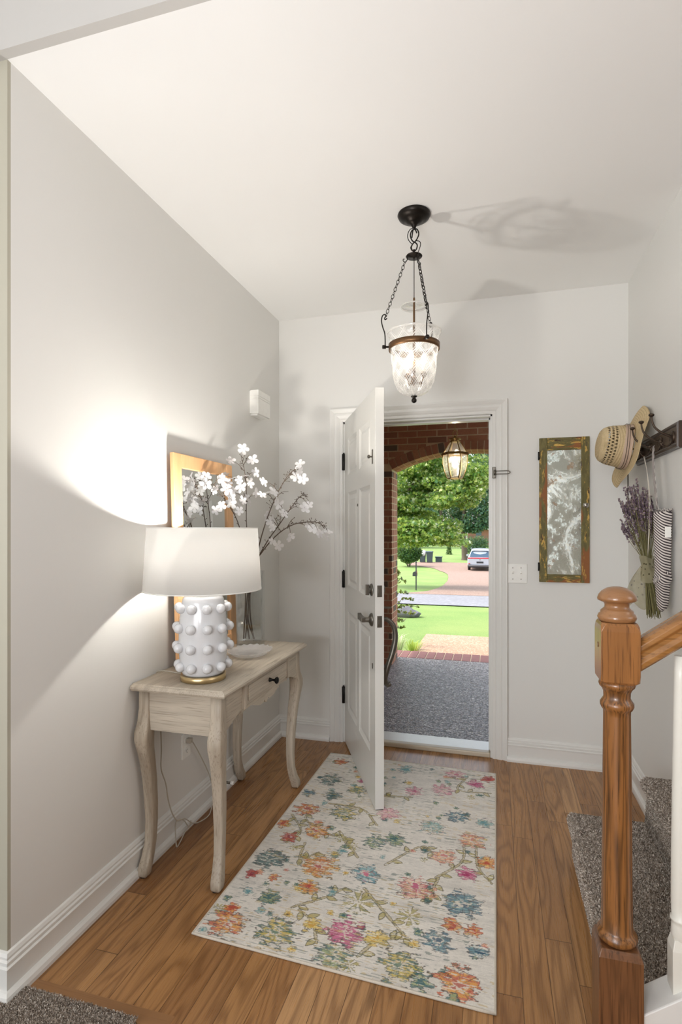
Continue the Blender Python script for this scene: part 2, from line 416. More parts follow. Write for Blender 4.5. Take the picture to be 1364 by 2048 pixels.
def tuft_mat():
    m, nt, b = new_mat('carpet_yarn'); q = NB(nt); g = q.n('ShaderNodeNewGeometry')
    c = q.ramp(g.outputs['Random Per Island'], [(0, srgb(112, 100, 88)), (.35, srgb(160, 147, 134)), (.7, srgb(196, 184, 171)), (1, srgb(232, 224, 214))])
    q.put(b, 'Base Color', c); b.inputs['Roughness'].default_value = 1; b.inputs['Specular IOR Level'].default_value = .03; return m
M['tuft'] = tuft_mat()
sp = []
g = np.random.default_rng(5)
for k in range(3):
    xk = .322 + .275 * k; z1 = .183 * (k + 1); A_ = .29 * .98
    n = int(46000 * (1 if k < 2 else .3))
    for x_, y_ in zip(g.uniform(xk - .018, xk + .262, n), g.uniform(1.456, YE - .01, n)): sp.append((x_, y_, z1 - .003, 0, 0, 1))
    n2 = 30000 if k < 2 else 3000
    for t, y_ in zip(g.uniform(0, 1, n2), g.uniform(1.456, YE - .01, n2)):
        if t < .3:
            a = PI * t / .3; rr = .024; sp.append((xk - .022 + rr - rr * math.sin(a), y_, z1 - rr - rr * math.cos(a), -math.sin(a), 0, -math.cos(a)))
        else:
            sp.append((xk, y_, z1 - .075 - (t - .3) / .7 * .105, -1, 0, 0))
tufts('carpet_pile', sp, st_, 3, .006, .0014)
n = 60000
sp = [(x_, y_, .010, 0, 0, 1) for x_, y_ in zip(g.uniform(XL + .0, -.95, n), g.uniform(.86, 1.303, n)) if x_ < -.945]
tufts('carpet_pile', sp, bpy.data.objects['floor_carpet'], 4, .006, .0011)

# closed stringer with balusters
def stringer():
    b = MB(); b.prism([(.322, 0), (2.4, 0), (2.4, 1.93), (2.3, .262 + .72 * 1.978), (.322, .262)], 1.372, 1.45, 'XZ'); return b
struct(stringer().obj('trim_6', M['trim'], bev=.003), 'white closed stringer board rising beside the stairs', 'stair stringer')

# ================================================================== FRONT DOOR
M['black'] = plain('dark_bronze_hardware', srgb(30, 28, 26), .42, .7)
M['pewter'] = plain('pewter_hardware', srgb(112, 108, 100), .38, .9)
M['brass'] = plain('brushed_brass', srgb(214, 190, 144), .3, 1.0)
DW, DT, DH = .862, .044, 2.035
door = root('door_1', (-.912, 3.350, .012), 'white six panel front door standing open into the foyer', 'door', rz=-R(65.0), kind='structure')
def door_slab():
    b = MB()
    xs = [0, .115, .395, .467, .747, DW]; zs = [0, .235, .845, 1.005, 1.575, 1.680, 1.905, DH]
    for side in (0, 1):
        y0 = 0 if side == 0 else DT; sg = 1 if side == 0 else -1
        for i in range(5):
            for k in range(7):
                x0, x1, z0, z1 = xs[i], xs[i + 1], zs[k], zs[k + 1]
                if i in (1, 3) and k in (1, 3, 5):
                    lv = [(0, 0), (.006, .004), (.018, .010), (.026, .010), (.044, .003), (.050, .003)]
                    for a, (m0, m1) in enumerate(zip(lv[:-1], lv[1:])):
                        r0 = [(x0 + m0[0], y0 + sg * m0[1], z0 + m0[0]), (x1 - m0[0], y0 + sg * m0[1], z0 + m0[0]), (x1 - m0[0], y0 + sg * m0[1], z1 - m0[0]), (x0 + m0[0], y0 + sg * m0[1], z1 - m0[0])]
                        r1 = [(x0 + m1[0], y0 + sg * m1[1], z0 + m1[0]), (x1 - m1[0], y0 + sg * m1[1], z0 + m1[0]), (x1 - m1[0], y0 + sg * m1[1], z1 - m1[0]), (x0 + m1[0], y0 + sg * m1[1], z1 - m1[0])]
                        b.add(r0 + r1, [(q_, (q_ + 1) % 4, 4 + (q_ + 1) % 4, 4 + q_) for q_ in range(4)])
                    b.add(r1, [(0, 1, 2, 3)])
                else:
                    b.add([(x0, y0, z0), (x1, y0, z0), (x1, y0, z1), (x0, y0, z1)], [(0, 1, 2, 3)])
    for k in range(7):
        for x in (0, DW): b.add([(x, 0, zs[k]), (x, DT, zs[k]), (x, DT, zs[k + 1]), (x, 0, zs[k + 1])], [(0, 1, 2, 3)])
    for i in range(5):
        for z in (0, DH): b.add([(xs[i], 0, z), (xs[i + 1], 0, z), (xs[i + 1], DT, z), (xs[i], DT, z)], [(0, 1, 2, 3)])
    return b
door_slab().obj('door_slab', M['door'], door, local=True, bev=.0012)
M['sweep'] = plain('black_rubber', srgb(28, 27, 26), .7)
MB().box((.004, .004, -.010), (DW - .004, DT - .004, 0)).obj('door_sweep', M['sweep'], door, local=True)
for zc in (1.776, 1.029, .292):
    h = MB().lathe([(.009, zc - .052), (.0105, zc - .050), (.0105, zc + .05), (.009, zc + .052)], (-.004, -.007, 0), 12)
    h.box((-.003, .002, zc - .05), (-.0005, .038, zc + .05)).box((-.018, -.005, zc - .05), (-.003, -.001, zc + .05))
    h.lathe([(.004, zc + .052), (.006, zc + .056), (.003, zc + .06)], (-.004, -.007, 0), 10)
    h.obj('hinge', M['black'], door, local=True)
LX = .795
# lever set, deadbolt, knobs (interior side is -y)
lv = MB().lathe([(.033, 0), (.033, -.004), (.029, -.010), (.020, -.014), (.012, -.018), (.012, -.042)], (LX, 0, .905), 28, 'Y')
lv.rings([[(LX + .012 - t * .125, -.045 + a_ * (.010 if t < .8 else .010 * (1 - (t - .8) * 2)) * (1), .905 + b_ * (.011 + .006 * (t > .72) * (1 - abs(t - .86) * 5) - .006 * (t > .95)) + .004 * t) for a_, b_ in ((-1, -1), (1, -1), (1, 1), (-1, 1))] for t in (0, .1, .3, .5, .7, .74, .86, .93, 1.0)], smooth=False)
lv.obj('door_handle', M['pewter'], door, local=True, bev=.0015)
db = MB().lathe([(.031, 0), (.031, -.004), (.027, -.009), (.016, -.012), (.014, -.016)], (LX, 0, 1.052), 28, 'Y').box((LX - .008, -.034, 1.026), (LX + .004, -.014, 1.078))
db.obj('deadbolt_thumbturn', M['pewter'], door, local=True, bev=.002)
for zc in (.905, 1.052):
    MB().box((DW - .001, .010, zc - .028), (DW + .0015, .034, zc + .028)).box((DW, .016, zc - .011), (DW + .008 if zc < 1 else DW + .002, .028, zc + .011)).obj('latch_plate', M['pewter'], door, local=True, bev=.001)
st = MB().box((LX + .008, -.004, 1.672), (LX + .024, 0, 1.742)).lathe([(.004, 0), (.004, -.014), (.009, -.017), (.009, -.024), (.004, -.027)], (LX + .016, 0, 1.707), 14, 'Y')
st.obj('guard_stud', M['pewter'], door, local=True, bev=.001)
MB().lathe([(.0075, .001), (.0075, -.003), (.005, -.004)], (.431, 0, 1.485), 16, 'Y').obj('peephole', M['pewter'], door, local=True)
MB().box((LX + .01, -.003, .668), (LX + .022, 0, .694)).obj('wall_bolt_plate', M['pewter'], door, local=True, bev=.001).name = 'bolt_plate'
# outside handle set
hs = MB().box((LX - .028, DT, .87), (LX + .028, DT + .008, .965)).lathe([(.030, DT), (.030, DT + .006), (.024, DT + .012), (.018, DT + .018)], (LX, 0, 1.052), 24, 'Y')
hs.obj('outside_escutcheon', M['pewter'], door, local=True, bev=.003)
gp = catmull([(LX, DT + .006, .905), (LX, DT + .035, .902), (LX, DT + .066, .868), (LX, DT + .074, .81), (LX, DT + .060, .74), (LX, DT + .036, .67), (LX, DT + .022, .61), (LX, DT + .034, .58), (LX, DT + .05, .585)], 7)
MB().tube(gp, [.010 + .004 * math.sin(PI * k / (len(gp) - 1)) for k in range(len(gp))], 10).box((LX - .014, DT, .585), (LX + .014, DT + .022, .66)).box((LX - .01, DT + .01, .958), (LX + .01, DT + .05, .966)).obj('outside_pull', M['pewter'], door, local=True)

# swing-bar guard on the casing
sg = root('door_guard', (.006, D - .02, 1.695), 'dark swing bar door guard screwed to the right casing', 'door guard')
MB().box((-.006, D - .026, 1.662), (.014, D - .020, 1.730)).obj('guard_plate', M['pewter'], sg, bev=.003)
pts = [(.012, D - .034, 1.704), (.05, D - .036, 1.704), (.082, D - .036, 1.704), (.091, D - .036, 1.700), (.094, D - .036, 1.695), (.091, D - .036, 1.690), (.082, D - .036, 1.686), (.05, D - .036, 1.686), (.012, D - .034, 1.686)]
MB().tube(catmull(pts, 4), .0028, 8).lathe([(.006, 1.68), (.006, 1.71)], (.008, D - .032, 0), 12).obj('guard_bar', M['pewter'], sg)

# light switch plate
M['plastic'] = plain('white_plastic', srgb(238, 237, 232), .35)
sw = root('light_switch', (.134, D, 1.10), 'white double toggle light switch plate right of the door', 'light switch')
MB().box((.076, D - .006, 1.044), (.192, D, 1.158)).obj('wall_plate', M['plastic'], sw, bev=.003)
for xx in (.111, .157):
    MB().box((xx - .006, D - .0075, 1.088), (xx + .006, D - .0055, 1.114)).obj('switch_slot', M['plastic'], sw)
    MB().obox((xx, D - .013, 1.106), (1, 0, 0), (0, 1, -.5), (0, .5, 1), (.004, .008, .005)).obj('toggle', M['plastic'], sw, bev=.001)
    for zz in (1.068, 1.134): MB().lathe([(.0032, -.0078), (.0032, -.004)], (xx, D, zz), 10, 'Y').obj('screw', M['pewter'], sw)
# outlet on left wall
ou = root('wall_outlet', (XL, 2.228, .37), 'white duplex outlet with plugged-in cord beneath the console table', 'outlet')
MB().box((XL, 2.192, .311), (XL + .005, 2.264, .425)).obj('wall_plate', M['plastic'], ou, bev=.002)
for zc in (.345, .391):
    MB().prism([(2.228 + .017 * math.cos(a), zc + min(.0135, max(-.0135, .017 * math.sin(a)))) for a in [2 * PI * k / 24 for k in range(24)]], XL + .004, XL + .0075, 'YZ').obj('socket', M['plastic'], ou)
    MB().box((XL + .0074, 2.220, zc - .005), (XL + .0079, 2.222, zc + .005)).box((XL + .0074, 2.233, zc - .004), (XL + .0079, 2.235, zc + .004)).lathe([(.0025, XL + .0074), (.0025, XL + .0079)], (0, 2.228, zc - .010), 8, 'X').obj('socket_slot', M['sweep'], ou)
# door stop
ds = root('door_stop', (XL + .018, 2.55, .045), 'small sprung door stop on the left baseboard behind the table leg', 'door stop')
MB().lathe([(.010, XL + .014), (.010, XL + .020), (.006, XL + .024), (.006, XL + .065)], (0, 2.55, .055), 12, 'X').obj('spring_rod', M['pewter'], ds)
MB().lathe([(.009, XL + .065), (.010, XL + .068), (.010, XL + .078), (.007, XL + .082)], (0, 2.55, .055), 12, 'X').obj('rubber_tip', M['plastic'], ds)
# chime box
cb = root('door_chime', (XL, 2.998, 2.10), 'white grooved door chime box high on the left wall', 'door chime')
ch = MB()
for a, b_ in ((2.034, 2.120), (2.124, 2.134), (2.138, 2.172)): ch.box((XL + .006, 2.912, a), (XL + .057, 3.083, b_))
ch.box((XL, 2.914, 2.036), (XL + .054, 3.081, 2.170))
ch.obj('chime_cover', M['plastic'], cb, bev=.0015)
MB().box((XL, 2.925, 2.026), (XL + .045, 3.07, 2.035)).obj('chime_base', M['plastic'], cb, bev=.001)

# ================================================================== CONSOLE TABLE
M['bleach'] = wood('bleached_pine', srgb(132, 118, 102), srgb(184, 172, 154), srgb(208, 199, 183), 'Y', 1.5, .5, 16, ring=.5, pore=.55)
M['bleach_x'] = wood('bleached_pine_crosswise', srgb(132, 118, 102), srgb(184, 172, 154), srgb(208, 199, 183), 'X', 1.5, .5, 16, ring=.5, pore=.55)
M['bleach_z'] = wood('bleached_pine_upright', srgb(118, 102, 84), srgb(182, 169, 150), srgb(206, 196, 180), 'Z', 1.5, .5, 14, ring=.5, pore=.55)
con = root('console_table', (-1.16, 2.27, 0), 'bleached wood console table with curved legs against the left wall', 'console table')
TX0, TX1, TY0, TY1, TZ = -1.358, -.953, 1.815, 2.735, .762
MB().rings([[(TX0, TY0 + i, z), (TX1 - i, TY0 + i, z), (TX1 - i, TY1 - i, z), (TX0, TY1 - i, z)] for i, z in ((.013, .734), (.004, .738), (0, .745), (.001, .752), (.006, .757), (.012, .7575), (.016, .762))], smooth=False).obj('tabletop', M['bleach'], con)
def leg(cx, cy, sx, sy):
    prof = [(.735, .0285, 0), (.66, .0285, 0), (.61, .031, .003), (.57, .0355, .010), (.54, .0350, .011), (.50, .031, .006), (.44, .028, -.003), (.36, .026, -.011), (.28, .0245, -.016), (.20, .0225, -.018), (.12, .0215, -.014), (.07, .0235, -.004), (.035, .026, .007), (.012, .0245, .010), (.004, .020, .010)]
    rs = []
    for z, h, o in reversed(prof):
        h *= .84
        c = .30 * h; ring = []
        for qx, qy in ((1, 1), (-1, 1), (-1, -1), (1, -1)):
            for a in (0, 1, 2):
                ang = {(1, 1): 0, (-1, 1): 90, (-1, -1): 180, (1, -1): 270}[(qx, qy)] + 45 * a
                ring.append((cx + sx * o * .5 + qx * (h - c) + c * math.cos(R(ang)), cy + sy * o * 1.7 + qy * (h - c) + c * math.sin(R(ang)), z))
        rs.append(ring)
    b = MB().rings(rs); return b
for cx, cy, sx, sy in ((-1.009, 1.872, 1, -1), (-1.322, 1.872, 0, -1), (-1.009, 2.690, 1, 1), (-1.322, 2.690, 0, 1)):
    lg = leg(cx, cy, sx, sy).obj('leg', M['bleach_z'], con, bev=0)
    MB().lathe([(.012, .0), (.012, .006)], (cx, cy + sy * .022, 0), 12).obj('foot_pad', M['sweep'], lg)
for cy in (1.862, 2.700): MB().box((-1.306, cy - .008, .578), (-1.024, cy + .008, .736)).obj('apron_side', M['bleach_x'], con, bev=.001)
MB().box((-1.338, 1.898, .578), (-1.320, 2.664, .736)).obj('apron_back', M['bleach'], con)
# front apron with arched and shaped lower edge
def apron_front():
    lo = [(1.884, .586), (1.897, .590), (1.93, .600), (1.965, .612), (2.0, .622), (2.03, .6265), (2.031, .612), (2.06, .617), (2.12, .620), (2.17, .602), (2.21, .590), (2.25, .592), (2.262, .600), (2.272, .586), (2.282, .582), (2.292, .586), (2.302, .600), (2.314, .592), (2.354, .590), (2.394, .602), (2.444, .620), (2.504, .617), (2.533, .612), (2.534, .6265), (2.56, .622), (2.60, .612), (2.635, .600), (2.664, .590), (2.678, .586)]
    b = MB(); n = len(lo)
    vs = [(-1.004, y, z) for y, z in lo] + [(-1.004, y, .736) for y, z in lo] + [(-.988, y, z) for y, z in lo] + [(-.988, y, .736) for y, z in lo]
    f = []
    for i in range(n - 1):
        f += [(i, i + 1, n + i + 1, n + i), (2 * n + i + 1, 2 * n + i, 3 * n + i, 3 * n + i + 1), (i + 1, i, 2 * n + i, 2 * n + i + 1), (n + i, n + i + 1, 3 * n + i + 1, 3 * n + i)]
    f += [(0, n, 3 * n, 2 * n), (n - 1, 3 * n - 1, 4 * n - 1, 2 * n - 1)]
    return b.add(vs, f)
apron_front().obj('apron_front', M['bleach'], con)
for y0 in (2.034, 2.518): MB().box((-.990, y0 - .002, .628), (-.974, y0 + .018, .735)).obj('drawer_stile', M['bleach_z'], con, bev=.003)
dr = MB().box((-.990, 2.054, .636), (-.980, 2.516, .730)).box((-.981, 2.072, .650), (-.975, 2.498, .716)).obj('drawer', M['bleach'], con, bev=.003)
MB().lathe([(.011, -.978), (.009, -.970), (.005, -.960), (.006, -.950), (.014, -.944), (.016, -.938), (.012, -.933), (.001, -.931)], (0, 2.285, .683), 20, 'X').obj('knob', M['black'], dr)
MB().box((-1.16, 1.90, .722), (-1.12, 2.66, .734)).obj('drawer_runner', M['bleach'], con)

# ================================================================== TABLE LAMP
LPX, LPY = -1.128, 1.968
def shade_mat():
    m = bpy.data.materials.new('white_linen_shade'); m.use_nodes = True; nt = m.node_tree; nt.nodes.clear(); q = NB(nt)
    out = q.n('ShaderNodeOutputMaterial'); d = q.n('ShaderNodeBsdfDiffuse'); t = q.n('ShaderNodeBsdfTranslucent'); mx = q.n('ShaderNodeMixShader')
    co = q.coord(); v = q.noise(q.mapping(co, (200, 200, 900)), 1, 2)
    c = q.mix(v, (.88, .875, .86), (.93, .925, .91)); q.put(d, 0, c); q.put(t, 0, q.mix(v, (.95, .95, .94), (.98, .98, .97))); mx.inputs[0].default_value = .88
    nt.links.new(d.outputs[0], mx.inputs[1]); nt.links.new(t.outputs[0], mx.inputs[2]); nt.links.new(mx.outputs[0], out.inputs[0]); return m
M['shade'] = shade_mat()
M['ceramic'] = plain('white_glazed_ceramic', srgb(214, 215, 217), .16, 0, .02, coat=.6)
M['bulb'] = emit('warm_bulb', (1, .93, .83), 1)
lamp = root('table_lamp', (LPX, LPY, TZ), 'white knobbed ceramic table lamp with drum shade on the console', 'lamp')
MB().lathe([(.086, TZ), (.090, TZ + .002), (.090, TZ + .022), (.086, TZ + .024)], (LPX, LPY, 0), 48).obj('brass_base', M['brass'], lamp)
body = MB().lathe([(.074, .786), (.082, .790), (.086, .80), (.093, .85), (.096, .91), (.095, .97), (.090, 1.03), (.083, 1.075), (.080, 1.087), (.074, 1.095), (.06, 1.099), (.016, 1.100)], (LPX, LPY, 0), 56)
for row, zc in enumerate((.823, .898, .975, 1.052)):
    rb = {0: .089, 1: .096, 2: .095, 3: .087}[row]
    for k in range(10):
        a = 2 * PI * k / 10 + PI * 1.5 + .0 + R(2)
        body.ball((LPX + (rb + .009) * math.cos(a), LPY + (rb + .009) * math.sin(a), zc), .0192, 14, 10)
body.obj('ceramic_body', M['ceramic'], lamp, fix=False)
MB().lathe([(.015, 1.098), (.015, 1.118), (.010, 1.122), (.010, 1.16), (.018, 1.165), (.018, 1.215), (.012, 1.22)], (LPX, LPY, 0), 20).obj('neck', M['brass'], lamp)
zt, zb, rt_, rb_ = 1.372, 1.122, .2175, .2325
sh = MB().lathe([(rb_, zb), (rt_, zt), (rt_ - .0015, zt), (rb_ - .0015, zb)], (LPX, LPY, 0), 72, closed=True, cap=(False, False)).obj('lamp_shade', M['shade'], lamp)
MB().lathe([(rt_ - .003, zt - .004), (rt_ + .001, zt - .004), (rt_ + .001, zt), (rt_ - .003, zt)], (LPX, LPY, 0), 72, closed=True, cap=(False, False)).obj('shade_rim', M['plastic'], sh)
MB().lathe([(rb_ - .003, zb), (rb_ + .001, zb), (rb_ + .001, zb + .004), (rb_ - .003, zb + .004)], (LPX, LPY, 0), 72, closed=True, cap=(False, False)).obj('shade_rim', M['plastic'], sh)
sp_ = MB()
for k in range(3):
    a = 2 * PI * k / 3 + .5; sp_.tube([(LPX, LPY, zt - .012), (LPX + rt_ * .99 * math.cos(a), LPY + rt_ * .99 * math.sin(a), zt - .004)], .0018, 6)
hp = [(LPX + sgn * r, LPY, z) for sgn, r, z in [(1, .018, 1.17), (1, .045, 1.22), (1, .048, 1.28), (1, .03, 1.34), (1, .004, 1.362), (-1, .004, 1.362), (-1, .03, 1.34), (-1, .048, 1.28), (-1, .045, 1.22), (-1, .018, 1.17)]]
sp_.tube(catmull(hp, 4), .002, 6).obj('harp', M['brass'], lamp)
BZ = 1.262
blb = MB().lathe([(.030, 1.262), (.030, 1.272), (.027, 1.282), (.017, 1.290), (.002, 1.292)], (LPX, LPY, 0), 20).obj('bulb', M['bulb'], lamp)
m_ = emit('lamp_bulb_glow', (1, .95, .88), 1); m_.node_tree.nodes['Emission'].inputs[1].default_value = 980; blb.data.materials[0] = m_
MB().lathe([(.012, 1.212), (.014, 1.228), (.024, 1.244), (.0302, 1.2618), (.002, 1.2618)], (LPX, LPY, 0), 20).obj('bulb_collar', M['plastic'], lamp)
M['cord'] = plain('clear_plastic_cord', srgb(186, 178, 164), .35)
cord1 = [(LPX - .07, LPY + .02, TZ + .006), (LPX - .12, LPY + .03, TZ + .004), (XL + .008, 2.0, TZ + .004), (XL + .006, 1.995, .70), (-1.338, 1.991, 0.582), (-1.338, 1.989, 0.531), (-1.338, 1.993, 0.439), (-1.338, 1.991, 0.363), (-1.338, 2.025, 0.284), (-1.338, 2.042, 0.21), (-1.33, 2.061, 0.141), (-1.325, 2.094, 0.094), (-1.32, 2.143, 0.078), (-1.315, 2.194, 0.034), (-1.31, 2.246, 0.010), (-1.30, 2.315, .006), (-1.315, 2.373, 0.016), (-1.33, 2.415, 0.07), (-1.338, 2.391, 0.162), (-1.34, 2.315, 0.283), (-1.343, 2.246, 0.379), (-1.345, 2.230, 0.392)]
cord2 = [(-1.32, 2.194, 0.043), (-1.315, 2.168, 0.030), (-1.32, 2.131, 0.079), (-1.328, 2.088, 0.092), (-1.325, 2.077, 0.05), (-1.30, 2.047, 0.012), (-1.31, 2.09, .006), (-1.32, 2.15, .02), (-1.315, 2.194, .034)]
c_ = MB().tube(catmull(cord1, 6), .0026, 6).tube(catmull(cord2, 6), .0026, 6).obj('power_cord', M['cord'], lamp)
MB().box((XL + .0078, 2.216, .380), (XL + .032, 2.240, .402)).obj('plug', M['cord'], c_, bev=.004)

# ================================================================== LEANING MIRROR
M['pine'] = wood('honey_pine_frame', srgb(186, 130, 82), srgb(222, 172, 122), srgb(234, 190, 142), 'Z', 1.6, .42, 8, ring=.4, pore=.25)
def mirror_mat(name, col=(.86, .88, .87), rough=.015):
    m, nt, b = new_mat(name); b.inputs['Base Color'].default_value = (*col, 1); b.inputs['Metallic'].default_value = 1; b.inputs['Roughness'].default_value = rough; return m
M['mirror'] = mirror_mat('silvered_mirror')
mr = root('leaning_mirror', (-1.315, 2.335, TZ), 'pine framed rectangular mirror leaning on wall behind the lamp', 'mirror')
def lean(parts):
    """frame built flat in local (y, z) with x = depth, then tilted back against the wall"""
    th_ = math.asin(.030 / .93); return Matrix.Rotation(-th_, 4, 'Y')
MY0, MY1, MH, FW, FT = -.272, .272, .935, .062, .020
mat_ = lean(None)
for a, b_ in (((0, MY0, 0), (FT, MY0 + FW, MH)), ((0, MY1 - FW, 0), (FT, MY1, MH)), ((0, MY0 + FW, 0), (FT, MY1 - FW, FW)), ((0, MY0 + FW, MH - FW), (FT, MY1 - FW, MH))):
    MB().box(a, b_).xf(mat_).obj('frame_rail', M['pine'], mr, local=True, bev=.0025)
MB().box((.004, MY0 + FW - .004, FW - .004), (.010, MY1 - FW + .004, MH - FW + .004)).xf(mat_).obj('mirror_glass', M['mirror'], mr, local=True)

# ================================================================== VASE WITH BRANCHES
M['glass'] = clear('clear_vase_glass', (.955, .968, .965), .15)
VX, VY = -1.208, 2.585
vase = root('glass_vase', (VX, VY, TZ), 'tall rectangular clear glass vase at far end of console', 'vase', rz=R(14))
def vring(hx, hy, z, c=.006):
    return [(hx - c, hy, z), (-hx + c, hy, z), (-hx, hy - c, z), (-hx, -hy + c, z), (-hx + c, -hy, z), (hx - c, -hy, z), (hx, -hy + c, z), (hx, hy - c, z)]
hx, hy, vh = .066, .042, .385
MB().rings([vring(hx, hy, 0), vring(hx, hy, vh), vring(hx - .006, hy - .006, vh, .004), vring(hx - .006, hy - .006, .03, .004)], smooth=False).obj('vase_body', M['glass'], vase, local=True, bev=.001)
M['bark'] = plain('dark_twig_bark', srgb(88, 74, 62), .7, 0, .25, 200, .3)
M['bark_green'] = plain('olive_stem', srgb(112, 104, 76), .6, 0, .25, 150, .3)
def petal_mat():
    m = bpy.data.materials.new('white_silk_petal'); m.use_nodes = True; nt = m.node_tree; nt.nodes.clear(); q = NB(nt)
    out = q.n('ShaderNodeOutputMaterial'); d = q.n('ShaderNodeBsdfDiffuse'); t = q.n('ShaderNodeBsdfTranslucent'); mx = q.n('ShaderNodeMixShader')
    q.put(d, 0, (.88, .87, .87)); q.put(t, 0, (.85, .84, .84)); mx.inputs[0].default_value = .35
    nt.links.new(d.outputs[0], mx.inputs[1]); nt.links.new(t.outputs[0], mx.inputs[2]); nt.links.new(mx.outputs[0], out.inputs[0]); return m
M['petal'] = petal_mat()
def blossom(c, nrm, r, seed):
    rr = random.Random(seed); b = MB(); nrm = Vector(nrm).normalized(); t1 = nrm.orthogonal().normalized(); t2 = nrm.cross(t1); a0 = rr.random() * 6
    for k in range(5):
        a = a0 + 2 * PI * k / 5 + rr.uniform(-.12, .12); d = t1 * math.cos(a) + t2 * math.sin(a); s_ = nrm.cross(d)
        cup = rr.uniform(.05, .4); L = r * rr.uniform(.85, 1.1); rows = []
        for u, w_ in ((.05, .08), (.3, .34), (.6, .56), (.85, .50), (1.0, .26)):
            base = Vector(c) + d * (L * u) + nrm * (L * cup * u * u - L * .18 * u ** 4)
            rows.append([base - s_ * (w_ * L * .62) + nrm * .06 * L * w_, base, base + s_ * (w_ * L * .62) + nrm * .06 * L * w_])
        vs = [p for r_ in rows for p in r_]; fs = []
        for i in range(4):
            for j in range(2): fs.append((i * 3 + j, i * 3 + j + 1, i * 3 + j + 4, i * 3 + j + 3))
        b.add(vs, fs, True)
    return b
def branch(path, twigs, blossoms, label, seed, thick=.0042, mat='bark'):
    rr = random.Random(seed); P = catmull(path, 8); n = len(P); b = MB()
    b.tube(P, [thick * (1 - .68 * k / (n - 1)) for k in range(n)], 7)
    tips = []
    for (t, dx, dy, dz) in twigs:
        k = min(n - 2, int(t * (n - 1))); p = P[k]; e = p + Vector((dx, dy, dz)); mid = p.lerp(e, .5) + Vector((rr.uniform(-.006, .006), rr.uniform(-.006, .006), .012))
        q_ = catmull([p, mid, e], 5); b.tube(q_, [thick * .42 * (1 - .5 * i / (len(q_) - 1)) for i in range(len(q_))], 5); tips.append((q_[-1], q_))
        for u in (1, 3, 4):
            if u < len(q_) - 1:
                s_ = q_[u]; e2 = s_ + Vector((rr.uniform(-.02, .02), rr.uniform(-.02, .02), rr.uniform(-.004, .022))); b.tube([s_, e2], .0009, 4); b.ball(e2, .0026, 6, 5)
    for k in range(int(n * .3), n, 2):
        e2 = P[k] + Vector((rr.uniform(-.012, .012), rr.uniform(-.012, .012), rr.uniform(0, .014))); b.tube([P[k], e2], .001, 4); b.ball(e2, .0026, 6, 5)
    o = b.obj('flowering_branch', M[mat], fix=False); tag(o, label, 'branch', 'flowering branches in the vase')
    for i, sp in enumerate(blossoms):
        if isinstance(sp, int): c = tips[sp][0]
        else: c = Vector(sp)
        nv = Vector((rr.uniform(-.5, 1), rr.uniform(-1.3, .1), rr.uniform(-.6, .8)))
        bl = blossom(c, nv, rr.uniform(.023, .031), seed * 100 + i); fo = bl.obj('blossom', M['petal'], o, fix=False)
    return o
z0 = TZ + .034
# upright branch with three blossoms along its top
branch([(VX - .03, VY, z0), (VX - .012, VY - .004, .95), (VX - .004, VY - .01, 1.16), (-1.222, VY - .02, 1.40), (-1.218, VY - .03, 1.58), (-1.232, VY - .03, 1.68), (-1.248, VY - .03, 1.74)],
       [(.62, -.10, -.10, .04), (.68, -.06, -.12, .05), (.74, .05, .02, .03), (.80, -.05, -.05, .05), (.86, .035, -.01, .05), (.90, .03, -.03, .03), (.6, .06, -.02, .05), (.7, .03, -.08, .03)],
       [(-1.235, VY - .03, 1.775), (-1.183, VY - .03, 1.715), (-1.196, VY - .03, 1.60), 0, 1, 2, 3, 6, 7, (-1.21, VY - .05, 1.52), (-1.19, VY - .06, 1.50)], 'tallest upright flowering twig with three blossoms near its tip', 1, .0034)
# branch arching left over the mirror
branch([(VX - .035, VY - .01, z0), (VX - .02, VY - .02, .98), (VX - .015, VY - .04, 1.18), (-1.232, 2.50, 1.38), (-1.262, 2.42, 1.50), (-1.285, 2.34, 1.575), (-1.292, 2.28, 1.60)],
       [(.62, .03, -.05, .06), (.68, -.03, -.06, .05), (.72, .04, -.04, .03), (.78, -.02, -.08, .02), (.84, .05, -.02, .03), (.9, .0, -.05, -.01), (.66, .07, .0, .08), (.74, .08, .03, .07), (.8, .07, .04, .05), (.58, .05, -.05, .02), (.64, -.03, -.08, -.02)],
       [0, 1, 2, 3, 4, 5, 6, 7, 8, 9, 10, (-1.292, 2.28, 1.61), (-1.25, 2.36, 1.60), (-1.24, 2.40, 1.59), (-1.22, 2.42, 1.555), (-1.27, 2.38, 1.50), (-1.235, 2.42, 1.49), (-1.255, 2.36, 1.475), (-1.21, 2.46, 1.48), (-1.20, 2.48, 1.505), (-1.225, 2.38, 1.52), (-1.265, 2.33, 1.56)], 'flowering twig arching left in front of the mirror, densest in blossoms', 2, .0036)
# branch leaning right and up
branch([(VX + .02, VY, z0), (VX - .01, VY - .01, .92), (VX + .022, VY - .004, 1.15), (-1.135, 2.56, 1.33), (-1.075, 2.56, 1.49), (-1.02, 2.57, 1.60), (-.975, 2.58, 1.655), (-.952, 2.585, 1.64)],
       [(.55, .05, -.03, .05), (.62, .07, 0, .03), (.66, -.06, -.04, .05), (.72, .06, .01, .03), (.78, .05, -.02, .0), (.86, .04, .0, .0), (.6, -.04, -.06, .03), (.8, .07, .02, -.02), (.9, .03, -.02, -.05)],
       [0, 2, 3, 5, 6, 7, (-.94, 2.585, 1.69), (-1.06, 2.54, 1.55), (-1.09, 2.53, 1.545)], 'flowering twig leaning right and hooked over at its high tip', 3)
